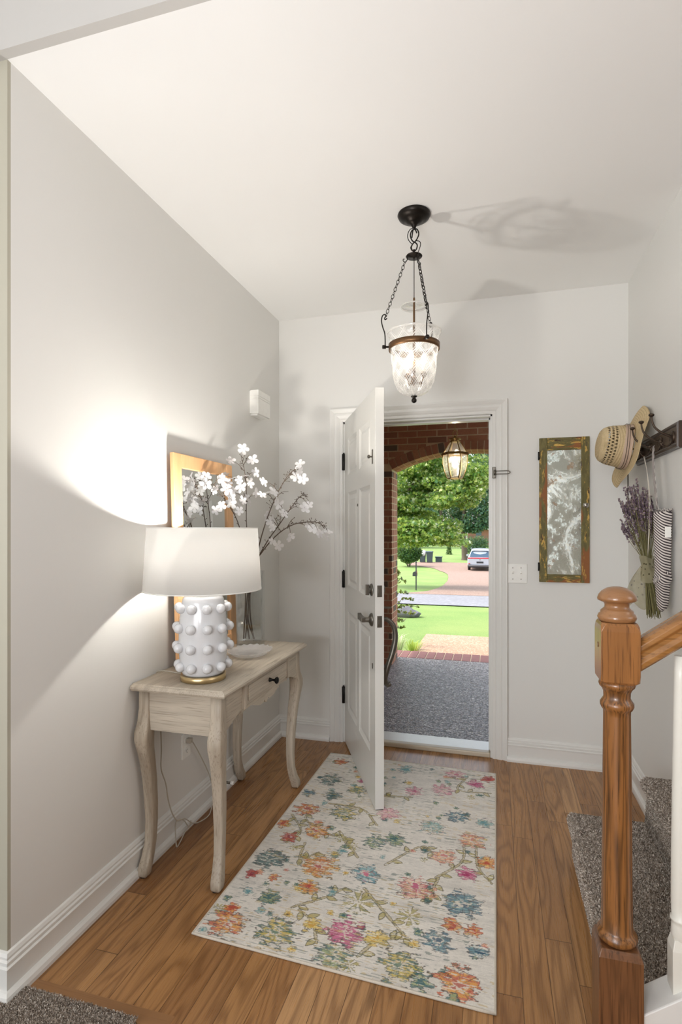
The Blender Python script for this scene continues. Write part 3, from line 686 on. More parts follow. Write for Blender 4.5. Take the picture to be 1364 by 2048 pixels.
# mid branch
branch([(VX + .015, VY + .004, z0), (VX - .004, VY, .95), (VX + .01, VY, 1.14), (-1.13, 2.59, 1.28), (-1.06, 2.60, 1.38), (-1.0, 2.60, 1.46), (-.94, 2.60, 1.53), (-.90, 2.60, 1.525)],
       [(.55, -.03, -.04, .07), (.6, .03, -.03, .05), (.66, -.02, -.02, .07), (.72, .05, 0, .01), (.78, .06, .0, -.02), (.84, .05, .0, -.04), (.9, .04, -.02, -.03), (.58, -.06, .0, .06)],
       [0, 1, 2, 4, 5, 7, (-1.09, 2.56, 1.40), (-1.07, 2.55, 1.37)], 'flowering twig between the upright one and the low arching one', 4)
# long branch arching low to the right
branch([(VX - .005, VY - .006, z0), (VX - .02, VY - .01, .94), (VX + .012, VY - .012, 1.15), (-1.13, 2.56, 1.25), (-1.05, 2.56, 1.335), (-.97, 2.57, 1.385), (-.885, 2.58, 1.40), (-.83, 2.58, 1.39), (-.80, 2.58, 1.355)],
       [(.58, .05, -.02, .05), (.64, .08, 0, -.01), (.70, .06, 0, -.03), (.76, .05, -.01, -.05), (.84, .045, 0, -.03), (.92, .03, 0, -.03), (.54, -.03, -.04, .06), (.6, .02, -.03, -.05)],
       [1, 2, 3, 5, (-.80, 2.575, 1.335), (-.83, 2.575, 1.34), 6, 7, (-1.04, 2.55, 1.28), (-1.07, 2.54, 1.30)], 'long flowering twig arching low to the right toward the door', 5)
# crystal dish
def frost(k):
    def fn(q, mx):
        d = q.n('ShaderNodeBsdfTranslucent'); d.inputs[0].default_value = (1, .99, .98, 1); d2 = q.n('ShaderNodeBsdfDiffuse'); d2.inputs[0].default_value = (.95, .94, .94, 1)
        m1 = q.n('ShaderNodeMixShader'); m1.inputs[0].default_value = .5; q.nt.links.new(d.outputs[0], m1.inputs[1]); q.nt.links.new(d2.outputs[0], m1.inputs[2])
        o = q.n('ShaderNodeMixShader'); o.inputs[0].default_value = k; q.nt.links.new(mx.outputs[0], o.inputs[1]); q.nt.links.new(m1.outputs[0], o.inputs[2]); return o
    return fn
M['crystal'] = clear('cut_crystal', (.99, .99, .99), .16, .10, frost(.34))
dish = MB(); n = 40
def dring(r, z, amp=0): return [(-1.118 + (r + amp * (i % 2)) * math.cos(2 * PI * i / n) * .95, 2.385 + (r + amp * (i % 2)) * math.sin(2 * PI * i / n) * 1.12, z + (abs(amp) * .5 if i % 2 else 0)) for i in range(n)]
dish.rings([dring(.045, TZ), dring(.075, TZ + .004, .003), dring(.096, TZ + .018, .006), dring(.104, TZ + .026, .009), dring(.099, TZ + .027, .008), dring(.090, TZ + .018, .004), dring(.070, TZ + .009, .003), dring(.040, TZ + .006)], smooth=False)
tag(dish.obj('crystal_dish', M['crystal']), 'shallow cut crystal dish in front of the glass vase', 'dish')

# ================================================================== CABINET-DOOR MIRROR ON THE FRONT WALL
def chippy(name, axis):
    m, nt, b = new_mat(name); q = NB(nt); co = q.coord()
    st = {'Z': (1, 1, .22), 'X': (.22, 1, 1)}[axis]
    v = q.mapping(co, st); n1 = q.noise(v, 62, 6, .7); n2 = q.noise(v, 11, 5, .6); n3 = q.noise(co, 7, 2); n4 = q.noise(v, 120, 3)
    c = q.mix(q.step(n4, .4, .6), srgb(92, 84, 40), srgb(112, 102, 54))
    c = q.mix(q.step(n2, .545, .565), c, srgb(138, 84, 36))
    c = q.mix(q.step(n1, .565, .58), c, srgb(204, 166, 84))
    c = q.mix(q.step(q.noise(v, 60, 4), .64, .66), c, srgb(62, 40, 22))
    q.put(b, 'Base Color', c); b.inputs['Roughness'].default_value = .6
    q.put(b, 'Normal', q.bump(q.step(n1, .55, .59), .6, .0012)); return m
M['chip_z'] = chippy('flaking_olive_paint_upright', 'Z'); M['chip_x'] = chippy('flaking_olive_paint_crosswise', 'X')
def foxed():
    m, nt, b = new_mat('foxed_antique_mirror'); q = NB(nt); co = q.coord()
    v = q.mapping(co, (1, 1, .75)); n1 = q.noise(v, 14, 7, .72); n2 = q.noise(v, 5, 5, .65, .8); n3 = q.noise(v, 70, 4, .7); n4 = q.noise(co, 13, 5, .65)
    spots = q.step(n3, .52, .6); patch = q.step(n2, .46, .56)
    dark = q.math('MULTIPLY', q.step(n1, .60, .66), .55)
    rust = q.math('MULTIPLY', q.step(n4, .59, .64), .8)
    c = q.mix(q.math('MULTIPLY', patch, .5), (.72, .79, .75), (.86, .90, .87))
    c = q.mix(dark, c, srgb(70, 88, 78)); c = q.mix(rust, c, srgb(150, 116, 80)); c = q.mix(q.math('MULTIPLY', q.math('MULTIPLY', spots, patch), .8), c, (.93, .92, .78))
    q.put(b, 'Base Color', c)
    met = q.math('SUBTRACT', .93, q.math('MAXIMUM', rust, q.math('MULTIPLY', q.math('MULTIPLY', spots, patch), .8)), clamp=True); q.put(b, 'Metallic', met)
    q.put(b, 'Roughness', q.math('MULTIPLY_ADD', q.math('MAXIMUM', patch, q.step(n1, .5, .6)), .28, .06))
    q.put(b, 'Normal', q.bump(n3, .3, .002)); return m
M['foxed'] = foxed()
cm = root('cabinet_door_mirror', (.391, D, 1.055), 'antique mirror in a narrow flaking olive painted frame on front wall', 'mirror')
X0, X1, Z0, Z1 = .257, .525, 1.056, 1.888; fy = D - .022
MB().box((X0, fy, Z0), (X0 + .043, D - .003, Z1)).obj('frame_stile', M['chip_z'], cm, bev=.0015)
MB().box((X1 - .044, fy, Z0), (X1, D - .003, Z1)).obj('frame_stile', M['chip_z'], cm, bev=.0015)
MB().box((X0 + .0435, fy + .001, Z0), (X1 - .0445, D - .003, Z0 + .046)).obj('frame_rail', M['chip_x'], cm, bev=.0015)
MB().box((X0 + .0435, fy + .001, Z1 - .072), (X1 - .0445, D - .003, Z1)).obj('frame_rail', M['chip_x'], cm, bev=.0015)
MB().box((X0 + .04, D - .014, Z0 + .04), (X1 - .04, D - .008, Z1 - .068)).obj('mirror_glass', M['foxed'], cm)
M['nickel'] = plain('tarnished_nickel', srgb(190, 186, 178), .25, 1)
MB().lathe([(.007, fy + .001), (.006, fy - .010), (.014, fy - .014), (.016, fy - .021), (.012, fy - .028), (.001, fy - .030)], (X1 - .022, 0, 1.497), 22, 'Y').obj('knob', M['nickel'], cm)
for zc in (1.145, 1.785): MB().box((X0 - .005, fy - .003, zc - .022), (X0 + .002, D - .003, zc + .022)).lathe([(.004, zc - .024), (.004, zc + .024)], (X0 - .004, fy - .003, 0), 8).obj('hinge', M['black'], cm)

# ================================================================== PENDANT
PX, PY = -.333, 2.375
M['iron'] = plain('oil_rubbed_bronze', srgb(40, 36, 33), .38, .85, .2, 60)
M['bronze'] = plain('brown_bronze_band', srgb(112, 84, 58), .4, .85, .25, 90)
pen = root('pendant_light', (PX, PY, ZC), 'bell jar glass pendant light hung by three chains from foyer ceiling', 'pendant light')
MB().lathe([(.070, 2.7399), (.072, 2.734), (.066, 2.722), (.050, 2.712), (.036, 2.708), (.033, 2.703), (.026, 2.700), (.016, 2.694), (.010, 2.686), (.008, 2.680), (.003, 2.676)], (PX, PY, 0), 40).obj('ceiling_canopy', M['iron'], pen)
def loopchain(name, p0, p1, L=.022, w=.0065, r=.0013, par=pen):
    p0, p1 = Vector(p0), Vector(p1); d = p1 - p0; n = max(1, round(d.length / (L * .78))); t = d.normalized(); a = t.orthogonal().normalized(); c = t.cross(a); b = MB()
    for k in range(n):
        m_ = p0 + d * ((k + .5) / n); s_ = a if k % 2 else c; hl = d.length / n * .62
        pts = [m_ + t * (hl * math.cos(u)) + s_ * (w * (.6 if False else 1) * math.sin(u)) * (abs(math.sin(u)) ** .2 if True else 1) for u in [2 * PI * i / 14 for i in range(14)]]
        b.tube(pts, r, 6, closed=True)
    return b.obj(name, M['iron'], par, fix=False)
# S hooks under the canopy
s1 = catmull([(PX + .012, PY, 2.655), (PX + .004, PY, 2.672), (PX - .010, PY, 2.668), (PX - .016, PY, 2.648), (PX - .008, PY, 2.625), (PX + .008, PY, 2.612), (PX + .014, PY, 2.600), (PX + .008, PY, 2.582), (PX - .006, PY, 2.580), (PX - .014, PY, 2.594), (PX - .008, PY, 2.606)], 5)
s2 = catmull([(PX - .010, PY + .004, 2.640), (PX - .004, PY + .004, 2.674), (PX + .012, PY + .004, 2.674), (PX + .020, PY + .004, 2.652), (PX + .010, PY + .004, 2.628), (PX - .006, PY + .003, 2.612), (PX - .012, PY, 2.596), (PX - .006, PY, 2.580), (PX + .004, PY, 2.576)], 5)
s3 = catmull([(PX - .006, PY - .004, 2.605), (PX - .022, PY - .004, 2.625), (PX - .028, PY - .004, 2.648), (PX - .018, PY - .004, 2.672), (PX - .004, PY - .004, 2.676)], 5)
s4 = catmull([(PX + .010, PY, 2.622), (PX + .024, PY, 2.617), (PX + .028, PY, 2.602), (PX + .020, PY, 2.576), (PX + .010, PY, 2.560)], 5)
MB().tube(s1, .0028, 8).tube(s2, .0028, 8).obj('s_hook', M['iron'], pen, fix=False)
MB().tube(s3, .0018, 8).tube(s4, .0018, 8).obj('scroll_wire', M['iron'], pen, fix=False)
MB().lathe([(.004, 2.585), (.005, 2.562), (.008, 2.561), (.034, 2.558), (.036, 2.555), (.034, 2.552), (.006, 2.550), (.003, 2.545)], (PX, PY, 0), 32).obj('chain_plate', M['iron'], pen)
HA = [R(195), R(-58), R(62)]
RB = .110; ZB = 2.160
for i, a in enumerate(HA):
    ca, sa = math.cos(a), math.sin(a); P_ = lambda r, z: (PX + r * ca, PY + r * sa, z)
    MB().tube(catmull([P_(.030, 2.553), P_(.030, 2.540), P_(.038, 2.530), P_(.047, 2.535), P_(.047, 2.543), P_(.041, 2.543)], 4), .0018, 7).obj('plate_hook', M['iron'], pen, fix=False)
    loopchain('chain', P_(.040, 2.530), P_(.124, 2.292))
    arm = catmull([P_(.118, 2.285), P_(.126, 2.279), P_(.128, 2.287), P_(.121, 2.295), P_(.130, 2.302), P_(.139, 2.293), P_(.142, 2.272), P_(.136, 2.245), P_(.128, 2.22), P_(.126, 2.19), P_(.126, 2.164)], 6)
    MB().tube(arm, .0026, 8).obj('scroll_arm', M['iron'], pen, fix=False)
    b = MB(); b.lathe([(.004, -.018), (.004, .004), (.0085, .005), (.0085, .019), (.006, .021)], (0, 0, 0), 12, 'X'); b.xf(Matrix.Translation((PX + .118 * ca, PY + .118 * sa, 2.160)) @ Matrix.Rotation(a, 4, 'Z')); b.obj('thumbscrew', M['iron'], pen)
# rod and smoke disc
MB().tube([(PX, PY, 2.548), (PX, PY, 2.345)], .0018, 6).obj('support_wire', M['iron'], pen)
MB().lathe([(.0035, 2.375), (.0045, 2.37), (.0045, 2.20), (.006, 2.19), (.006, 2.03), (.004, 2.02)], (PX, PY, 0), 12).obj('center_rod', M['bronze'], pen)
def rimglow(q, mx):
    d = q.n('ShaderNodeBsdfTranslucent'); d.inputs[0].default_value = (1, .99, .96, 1); d2 = q.n('ShaderNodeBsdfDiffuse'); d2.inputs[0].default_value = (.95, .94, .92, 1)
    a = q.n('ShaderNodeAddShader'); 
    m1 = q.n('ShaderNodeMixShader'); m1.inputs[0].default_value = .5; q.nt.links.new(d.outputs[0], m1.inputs[1]); q.nt.links.new(d2.outputs[0], m1.inputs[2])
    o = q.n('ShaderNodeMixShader'); o.inputs[0].default_value = .45; q.nt.links.new(mx.outputs[0], o.inputs[1]); q.nt.links.new(m1.outputs[0], o.inputs[2]); return o
M['bell_rim'] = clear('thick_glass_rim', (1, .995, .985), .15, .1, rimglow)
M['bell_plain'] = clear('plain_bell_glass', (.985, .985, .98), .05)
sd = MB().lathe([(.005, 2.345), (.052, 2.338), (.052, 2.335), (.005, 2.342)], (PX, PY, 0), 40, closed=True, cap=(False, False)).obj('smoke_disc', M['bell_plain'], pen)
MB().lathe([(.053, 2.340), (.0575, 2.337), (.0575, 2.333), (.053, 2.334)], (PX, PY, 0), 40, closed=True, cap=(False, False)).obj('smoke_disc_rim', M['bell_rim'], sd)
def cutglass(q, mx):
    """diamond cuts ground into the bell: bright frosted lines"""
    co = q.coord(); X, Y, Z = q.sep(co); an = q.math('ARCTAN2', Y, X)
    u = q.math('MULTIPLY', an, 10 / (2 * PI)); zz = q.math('MULTIPLY', Z, 14.0)
    def line(e, wd): f_ = q.math('FRACT', e); return q.math('LESS_THAN', q.math('ABSOLUTE', q.math('SUBTRACT', f_, .5)), wd)
    a = q.math('ADD', u, zz); b = q.math('SUBTRACT', u, zz)
    m = line(a, .05); 
    for e, wd in ((b, .05), (q.math('ADD', a, .16), .022), (q.math('ADD', b, .16), .022), (q.math('SUBTRACT', a, .16), .022), (q.math('SUBTRACT', b, .16), .022)): m = q.math('MAXIMUM', m, line(e, wd))
    fine = q.math('MAXIMUM', line(q.math('MULTIPLY', a, 5), .12), line(q.math('MULTIPLY', b, 5), .12))
    low = q.math('LESS_THAN', Z, -.69)
    m = q.math('MAXIMUM', q.math('MULTIPLY', m, .75), q.math('MULTIPLY', q.math('MULTIPLY', fine, low), .55)); m = q.math('MAXIMUM', m, .17)
    d = q.n('ShaderNodeBsdfTranslucent'); d.inputs[0].default_value = (1, .98, .95, 1); d2 = q.n('ShaderNodeBsdfDiffuse'); d2.inputs[0].default_value = (.95, .94, .92, 1)
    m1 = q.n('ShaderNodeMixShader'); m1.inputs[0].default_value = .4; q.nt.links.new(d.outputs[0], m1.inputs[1]); q.nt.links.new(d2.outputs[0], m1.inputs[2])
    o = q.n('ShaderNodeMixShader'); q.put(o, 0, q.math('MULTIPLY', m, .8)); q.nt.links.new(mx.outputs[0], o.inputs[1]); q.nt.links.new(m1.outputs[0], o.inputs[2]); return o
M['bell'] = clear('diamond_cut_bell_glass', (.985, .985, .98), .06, .06, cutglass)
bp = [(.1145, 2.215), (.108, 2.205), (.1055, 2.19), (.1045, 2.165), (.103, 2.145), (.100, 2.11), (.096, 2.07), (.0925, 2.035), (.086, 2.005), (.075, 1.98), (.060, 1.962), (.040, 1.950), (.018, 1.945), (.008, 1.944)]
MB().lathe(bp, (PX, PY, 0), 64, cap=(False, False)).obj('bell_glass', M['bell'], pen)
MB().lathe([(.1175, 2.2235), (.1195, 2.222), (.1155, 2.214), (.113, 2.215)], (PX, PY, 0), 64, closed=True, cap=(False, False)).obj('bell_rim', M['bell_rim'], pen)
MB().lathe([(.1065, 2.171), (.1115, 2.171), (.1105, 2.146), (.1055, 2.146)], (PX, PY, 0), 64, closed=True, cap=(False, False)).obj('metal_band', M['bronze'], pen)
MB().lathe([(.010, 1.950), (.014, 1.946), (.013, 1.941), (.006, 1.938), (.009, 1.934), (.012, 1.927), (.010, 1.919), (.003, 1.915)], (PX, PY, 0), 20).obj('finial', M['iron'], pen)
M['candle'] = plain('ivory_candle_sleeve', srgb(240, 234, 220), .4)
M['pbulb'] = emit('candle_bulb_glow', (1, .92, .80), 34)
for a in (R(20), R(140), R(262)):
    ca, sa = math.cos(a), math.sin(a); P_ = lambda r, z: (PX + r * ca, PY + r * sa, z)
    am = MB().tube(catmull([P_(.004, 2.03), P_(.016, 2.006), P_(.034, 2.008), P_(.042, 2.030)], 5), .0032, 8); c0 = P_(.042, 0)
    am.lathe([(.003, 2.026), (.009, 2.032), (.013, 2.040), (.016, 2.043), (.010, 2.046), (.010, 2.052)], (c0[0], c0[1], 0), 14)
    am.ball(P_(.030, 2.001), .007, 8, 6).ball(P_(.012, 2.003), .006, 8, 6)
    am = am.obj('candle_arm', M['bronze'], pen, fix=False)
    MB().lathe([(.0075, 2.05), (.0075, 2.082), (.006, 2.083)], (c0[0], c0[1], 0), 14).obj('candle_sleeve', M['candle'], am)
    MB().lathe([(.006, 2.082), (.010, 2.094), (.011, 2.104), (.007, 2.122), (.001, 2.132)], (c0[0], c0[1], 0), 14).obj('bulb', M['pbulb'], am)
MB().lathe([(.004, 2.035), (.010, 2.028), (.013, 2.018), (.009, 2.008), (.004, 1.998), (.006, 1.992), (.001, 1.985)], (PX, PY, 0), 16).obj('cluster_hub', M['bronze'], pen)

# ================================================================== NEWEL, HANDRAIL, BALUSTERS
M['oak'] = wood('golden_oak', srgb(52, 30, 14), srgb(138, 90, 46), srgb(156, 108, 60), 'Z', 1.6, .34, 46, coat=.2, ring=.8, pore=.8, sharp=2.5)
M['oak_block'] = wood('golden_oak_block', srgb(86, 52, 24), srgb(146, 96, 50), srgb(164, 114, 66), 'Z', 1.6, .3, 12, coat=.35, ring=.25, pore=.75)
M['oak_cap'] = wood('golden_oak_cap', srgb(100, 64, 36), srgb(146, 102, 64), srgb(164, 120, 80), 'X', 1.6, .3, 12, coat=.3, ring=.3, pore=.35)
M['oak_dark'] = wood('dark_oak_base', srgb(62, 38, 22), srgb(108, 70, 42), srgb(134, 92, 60), 'Z', 1.3, .32, 40, coat=.3, ring=.7, pore=.7, sharp=2)
NX, NY, hw = .2808, 1.412, .0415
nw = root('newel_post', (NX, NY, 0), 'turned golden oak newel post with mushroom cap at stair foot', 'newel post')
def sq(h, z, c=.003): return [(NX + a * (h - (c if (a, b) in () else 0)), NY + b * h, z) for a, b in ((-1, -1), (1, -1), (1, 1), (-1, 1))]
MB().rings([sq(.047, .0), sq(.047, .385), sq(.043, .396), sq(.040, .402)], smooth=False).obj('base_block', M['oak_dark'], nw, bev=.002)
MB().lathe([(.034, .402), (.041, .406), (.044, .413), (.043, .420), (.037, .427), (.0345, .432), (.0335, .46), (.0325, .60), (.0310, .78), (.0295, .93), (.030, .942), (.0335, .946), (.0365, .953), (.0365, .960), (.0325, .966), (.029, .972), (.0295, .985), (.033, .993), (.038, .998), (.040, 1.004), (.038, 1.011), (.034, 1.014)], (NX, NY, 0), 40).obj('turned_shaft', M['oak'], nw)
def chamf(h, c, z):
    r = []
    for sx, sy in ((1, 1), (-1, 1), (-1, -1), (1, -1)):
        p = [(NX + sx * h, NY + sy * (h - c), z), (NX + sx * (h - c), NY + sy * h, z)]
        if sx * sy < 0: p.reverse()
        r += p
    return r
MB().rings([chamf(.037, .010, 1.010), chamf(hw, .006, 1.016), chamf(hw, .001, 1.032), chamf(hw, .001, 1.132), chamf(hw - .001, .006, 1.144), chamf(.038, .010, 1.151)], smooth=False).obj('top_block', M['oak_block'], nw, bev=.001)
MB().lathe([(.034, 1.150), (.040, 1.154), (.0425, 1.161), (.040, 1.168), (.036, 1.171), (.0355, 1.176), (.031, 1.180), (.027, 1.184), (.0265, 1.190), (.029, 1.195), (.036, 1.198), (.0415, 1.2005), (.0425, 1.205), (.040, 1.213), (.033, 1.222), (.022, 1.229), (.010, 1.232), (.001, 1.2325)], (NX, NY, 0), 44).obj('cap', M['oak_cap'], nw)
MB().lathe([(.006, NX - hw - .0015), (.006, NX - hw + .002)], (0, NY - .004, 1.095), 14, 'X').obj('wood_plug', M['oak_dark'], nw)
slope = .72; cs = math.hypot(1, slope); T = Vector((1 / cs, 0, slope / cs)); Nn = Vector((-slope / cs, 0, 1 / cs))
rp = [(-.030, -.012), (-.028, -.022), (-.020, -.028), (.020, -.028), (.028, -.022), (.030, -.012), (.024, -.004), (.024, .006), (.031, .013), (.030, .022), (.022, .029), (.010, .032), (-.010, .032), (-.022, .029), (-.030, .022), (-.031, .013), (-.024, .006), (-.024, -.004)]
def rail_ring(x, vert=False):
    c = Vector((x, NY, 1.071 + slope * (x - (NX + hw))))
    if vert: return [(x, NY + a, c.z + b * cs) for a, b in rp]
    return [tuple(c + Nn * b + Vector((0, a, 0))) for a, b in rp]
hr = MB().rings([rail_ring(NX + hw - .001, True), rail_ring(2.2)], smooth=False).obj('handrail', wood('golden_oak_rail', srgb(88, 54, 24), srgb(154, 106, 56), srgb(180, 132, 78), 'X', 1.3, .26, 16, coat=.4, ring=.5, pore=.5), bev=.0015)
tag(hr, 'golden oak handrail climbing right from the newel post', 'handrail')
M['white_gloss'] = paint('white_baluster_enamel', srgb(228, 226, 216), .3, .01)
for k, bx in enumerate((.4135, .5335, .6535)):
    zb_ = .262 + .72 * (bx - .322) ; top = 1.012 + slope * (bx - NX - hw) 
    g_ = root('baluster', (bx, NY, zb_), ['white turned baluster next to the newel post', 'second white baluster up the stairs from the newel', 'third white baluster up the stairs from the newel'][k], 'baluster', 'white stair balusters')
    b = MB()
    h = .0215
    def s4_(hh, z): return [(bx + a * hh, NY + b_ * hh, z) for a, b_ in ((-1, -1), (1, -1), (1, 1), (-1, 1))]
    b.rings([s4_(h, zb_ - .016), s4_(h, zb_ + .082), s4_(h * .75, zb_ + .105)], smooth=False).obj('baluster_block', M['white_gloss'], g_, bev=.0015)
    MB().lathe([(.014, zb_ + .098), (.0175, zb_ + .103), (.0195, zb_ + .112), (.0185, zb_ + .135), (.0180, zb_ + .142), (.0215, zb_ + .146), (.0215, zb_ + .150), (.0180, zb_ + .154), (.0195, zb_ + .18), (.0190, zb_ + .30), (.0165, zb_ + .50), (.0135, top - .05), (.0125, top)], (bx, NY, 0), 28).obj('turned_spindle', M['white_gloss'], g_)
FLOWERS = [(0.097, 1.43, 0.028, 'or'), (0.102, 1.204, 0.049, 'tl'), (0.044, 1.027, 0.027, 'bl'), (0.173, 1.038, 0.034, 'tl'), (0.092, 0.873, 0.044, 'or'), (0.276, 0.891, 0.047, 'ol'), (0.199, 0.714, 0.042, 'og'), (0.098, 0.628, 0.029, 'rd'), (0.289, 0.476, 0.057, 'yr'), (0.082, 0.459, 0.047, 'tl'), (0.053, 0.342, 0.019, 'rd'), (0.144, 0.35, 0.018, 'or'), (0.177, 0.238, 0.031, 'ts'), (0.089, 0.08, 0.048, 'or'), (0.272, 0.087, 0.053, 'ol'), (0.493, 0.16, 0.047, 'mg'), (0.484, 0.049, 0.042, 'ts'), (0.499, 0.315, 0.041, 'lf'), (0.487, 0.478, 0.041, 'pb'), (0.689, 0.455, 0.05, 'mr'), (0.877, 0.603, 0.031, 'mg'), (0.779, 0.686, 0.039, 'co'), (0.805, 1.017, 0.04, 'bl'), (0.703, 0.895, 0.042, 'pt'), (0.486, 0.95, 0.04, 'pk'), (0.711, 1.265, 0.042, 'pk'), (0.88, 1.38, 0.034, 'mg'), (0.77, 1.463, 0.037, 'pk'), (0.946, 1.454, 0.03, 'rd'), (0.887, 0.84, 0.042, 'co'), (0.957, 0.695, 0.032, 'og'), (0.873, 0.42, 0.051, 'bl'), (0.847, 0.304, 0.025, 'or'), (0.91, 0.296, 0.023, 'or'), (0.804, 0.214, 0.037, 'bl'), (0.698, 0.075, 0.049, 'ol'), (0.884, 0.064, 0.048, 'or'), (0.556, 0.747, 0.034, 'ts'), (0.928, 0.208, 0.024, 'bl'), (0.768, 0.04, 0.025, 'ts'), (0.693, 0.302, 0.033, 'lf'), (0.471, 0.705, 0.036, 'ts'), (0.934, 1.0, 0.028, 'pt'), (0.485, 1.444, 0.034, 'pt'), (0.573, 1.201, 0.035, 'pk'), (0.073, 0.146, 0.023, 'or'), (0.025, 0.133, 0.016, 'lf'), (0.867, 0.008, 0.016, 'ts'), (0.297, 0.339, 0.031, 'yr'), (0.278, 1.131, 0.033, 'ol'), (0.277, 1.239, 0.02, 'mg'), (0.029, 0.716, 0.024, 'or'), (0.328, 0.684, 0.022, 'lf'), (0.391, 0.647, 0.021, 'lf'), (0.376, 0.16, 0.026, 'yl'), (0.603, 0.169, 0.028, 'yl'), (0.543, 0.031, 0.023, 'lf'), (0.145, 0.561, 0.016, 'lf')]
VINES = [[(0.182, 0.606), (0.202, 0.492), (0.261, 0.559)], [(0.376, 0.625), (0.303, 0.734), (0.43, 0.572)], [(0.551, 0.558), (0.671, 0.725), (0.735, 0.691)], [(0.76, 0.54), (0.851, 0.674), (0.853, 0.812)], [(0.502, 0.396), (0.603, 0.294), (0.692, 0.204)], [(0.277, 0.216), (0.38, 0.308), (0.433, 0.377)], [(0.562, 0.075), (0.613, 0.161), (0.709, 0.198)], [(0.18, 0.955), (0.346, 0.955), (0.453, 0.835)], [(0.972, 0.57), (0.917, 0.66), (0.902, 0.826)], [(0.834, 1.452), (0.794, 1.288), (0.959, 1.296)], [(0.306, 0.211), (0.372, 0.171), (0.417, 0.085)], [(0.041, 0.803), (0.131, 0.685), (0.104, 0.584)], [(0.479, 1.111), (0.383, 1.109), (0.57, 1.137)], [(0.768, 0.542), (0.758, 0.468), (0.756, 0.4)], [(0.127, 0.894), (0.119, 0.783), (0.284, 0.69)]]

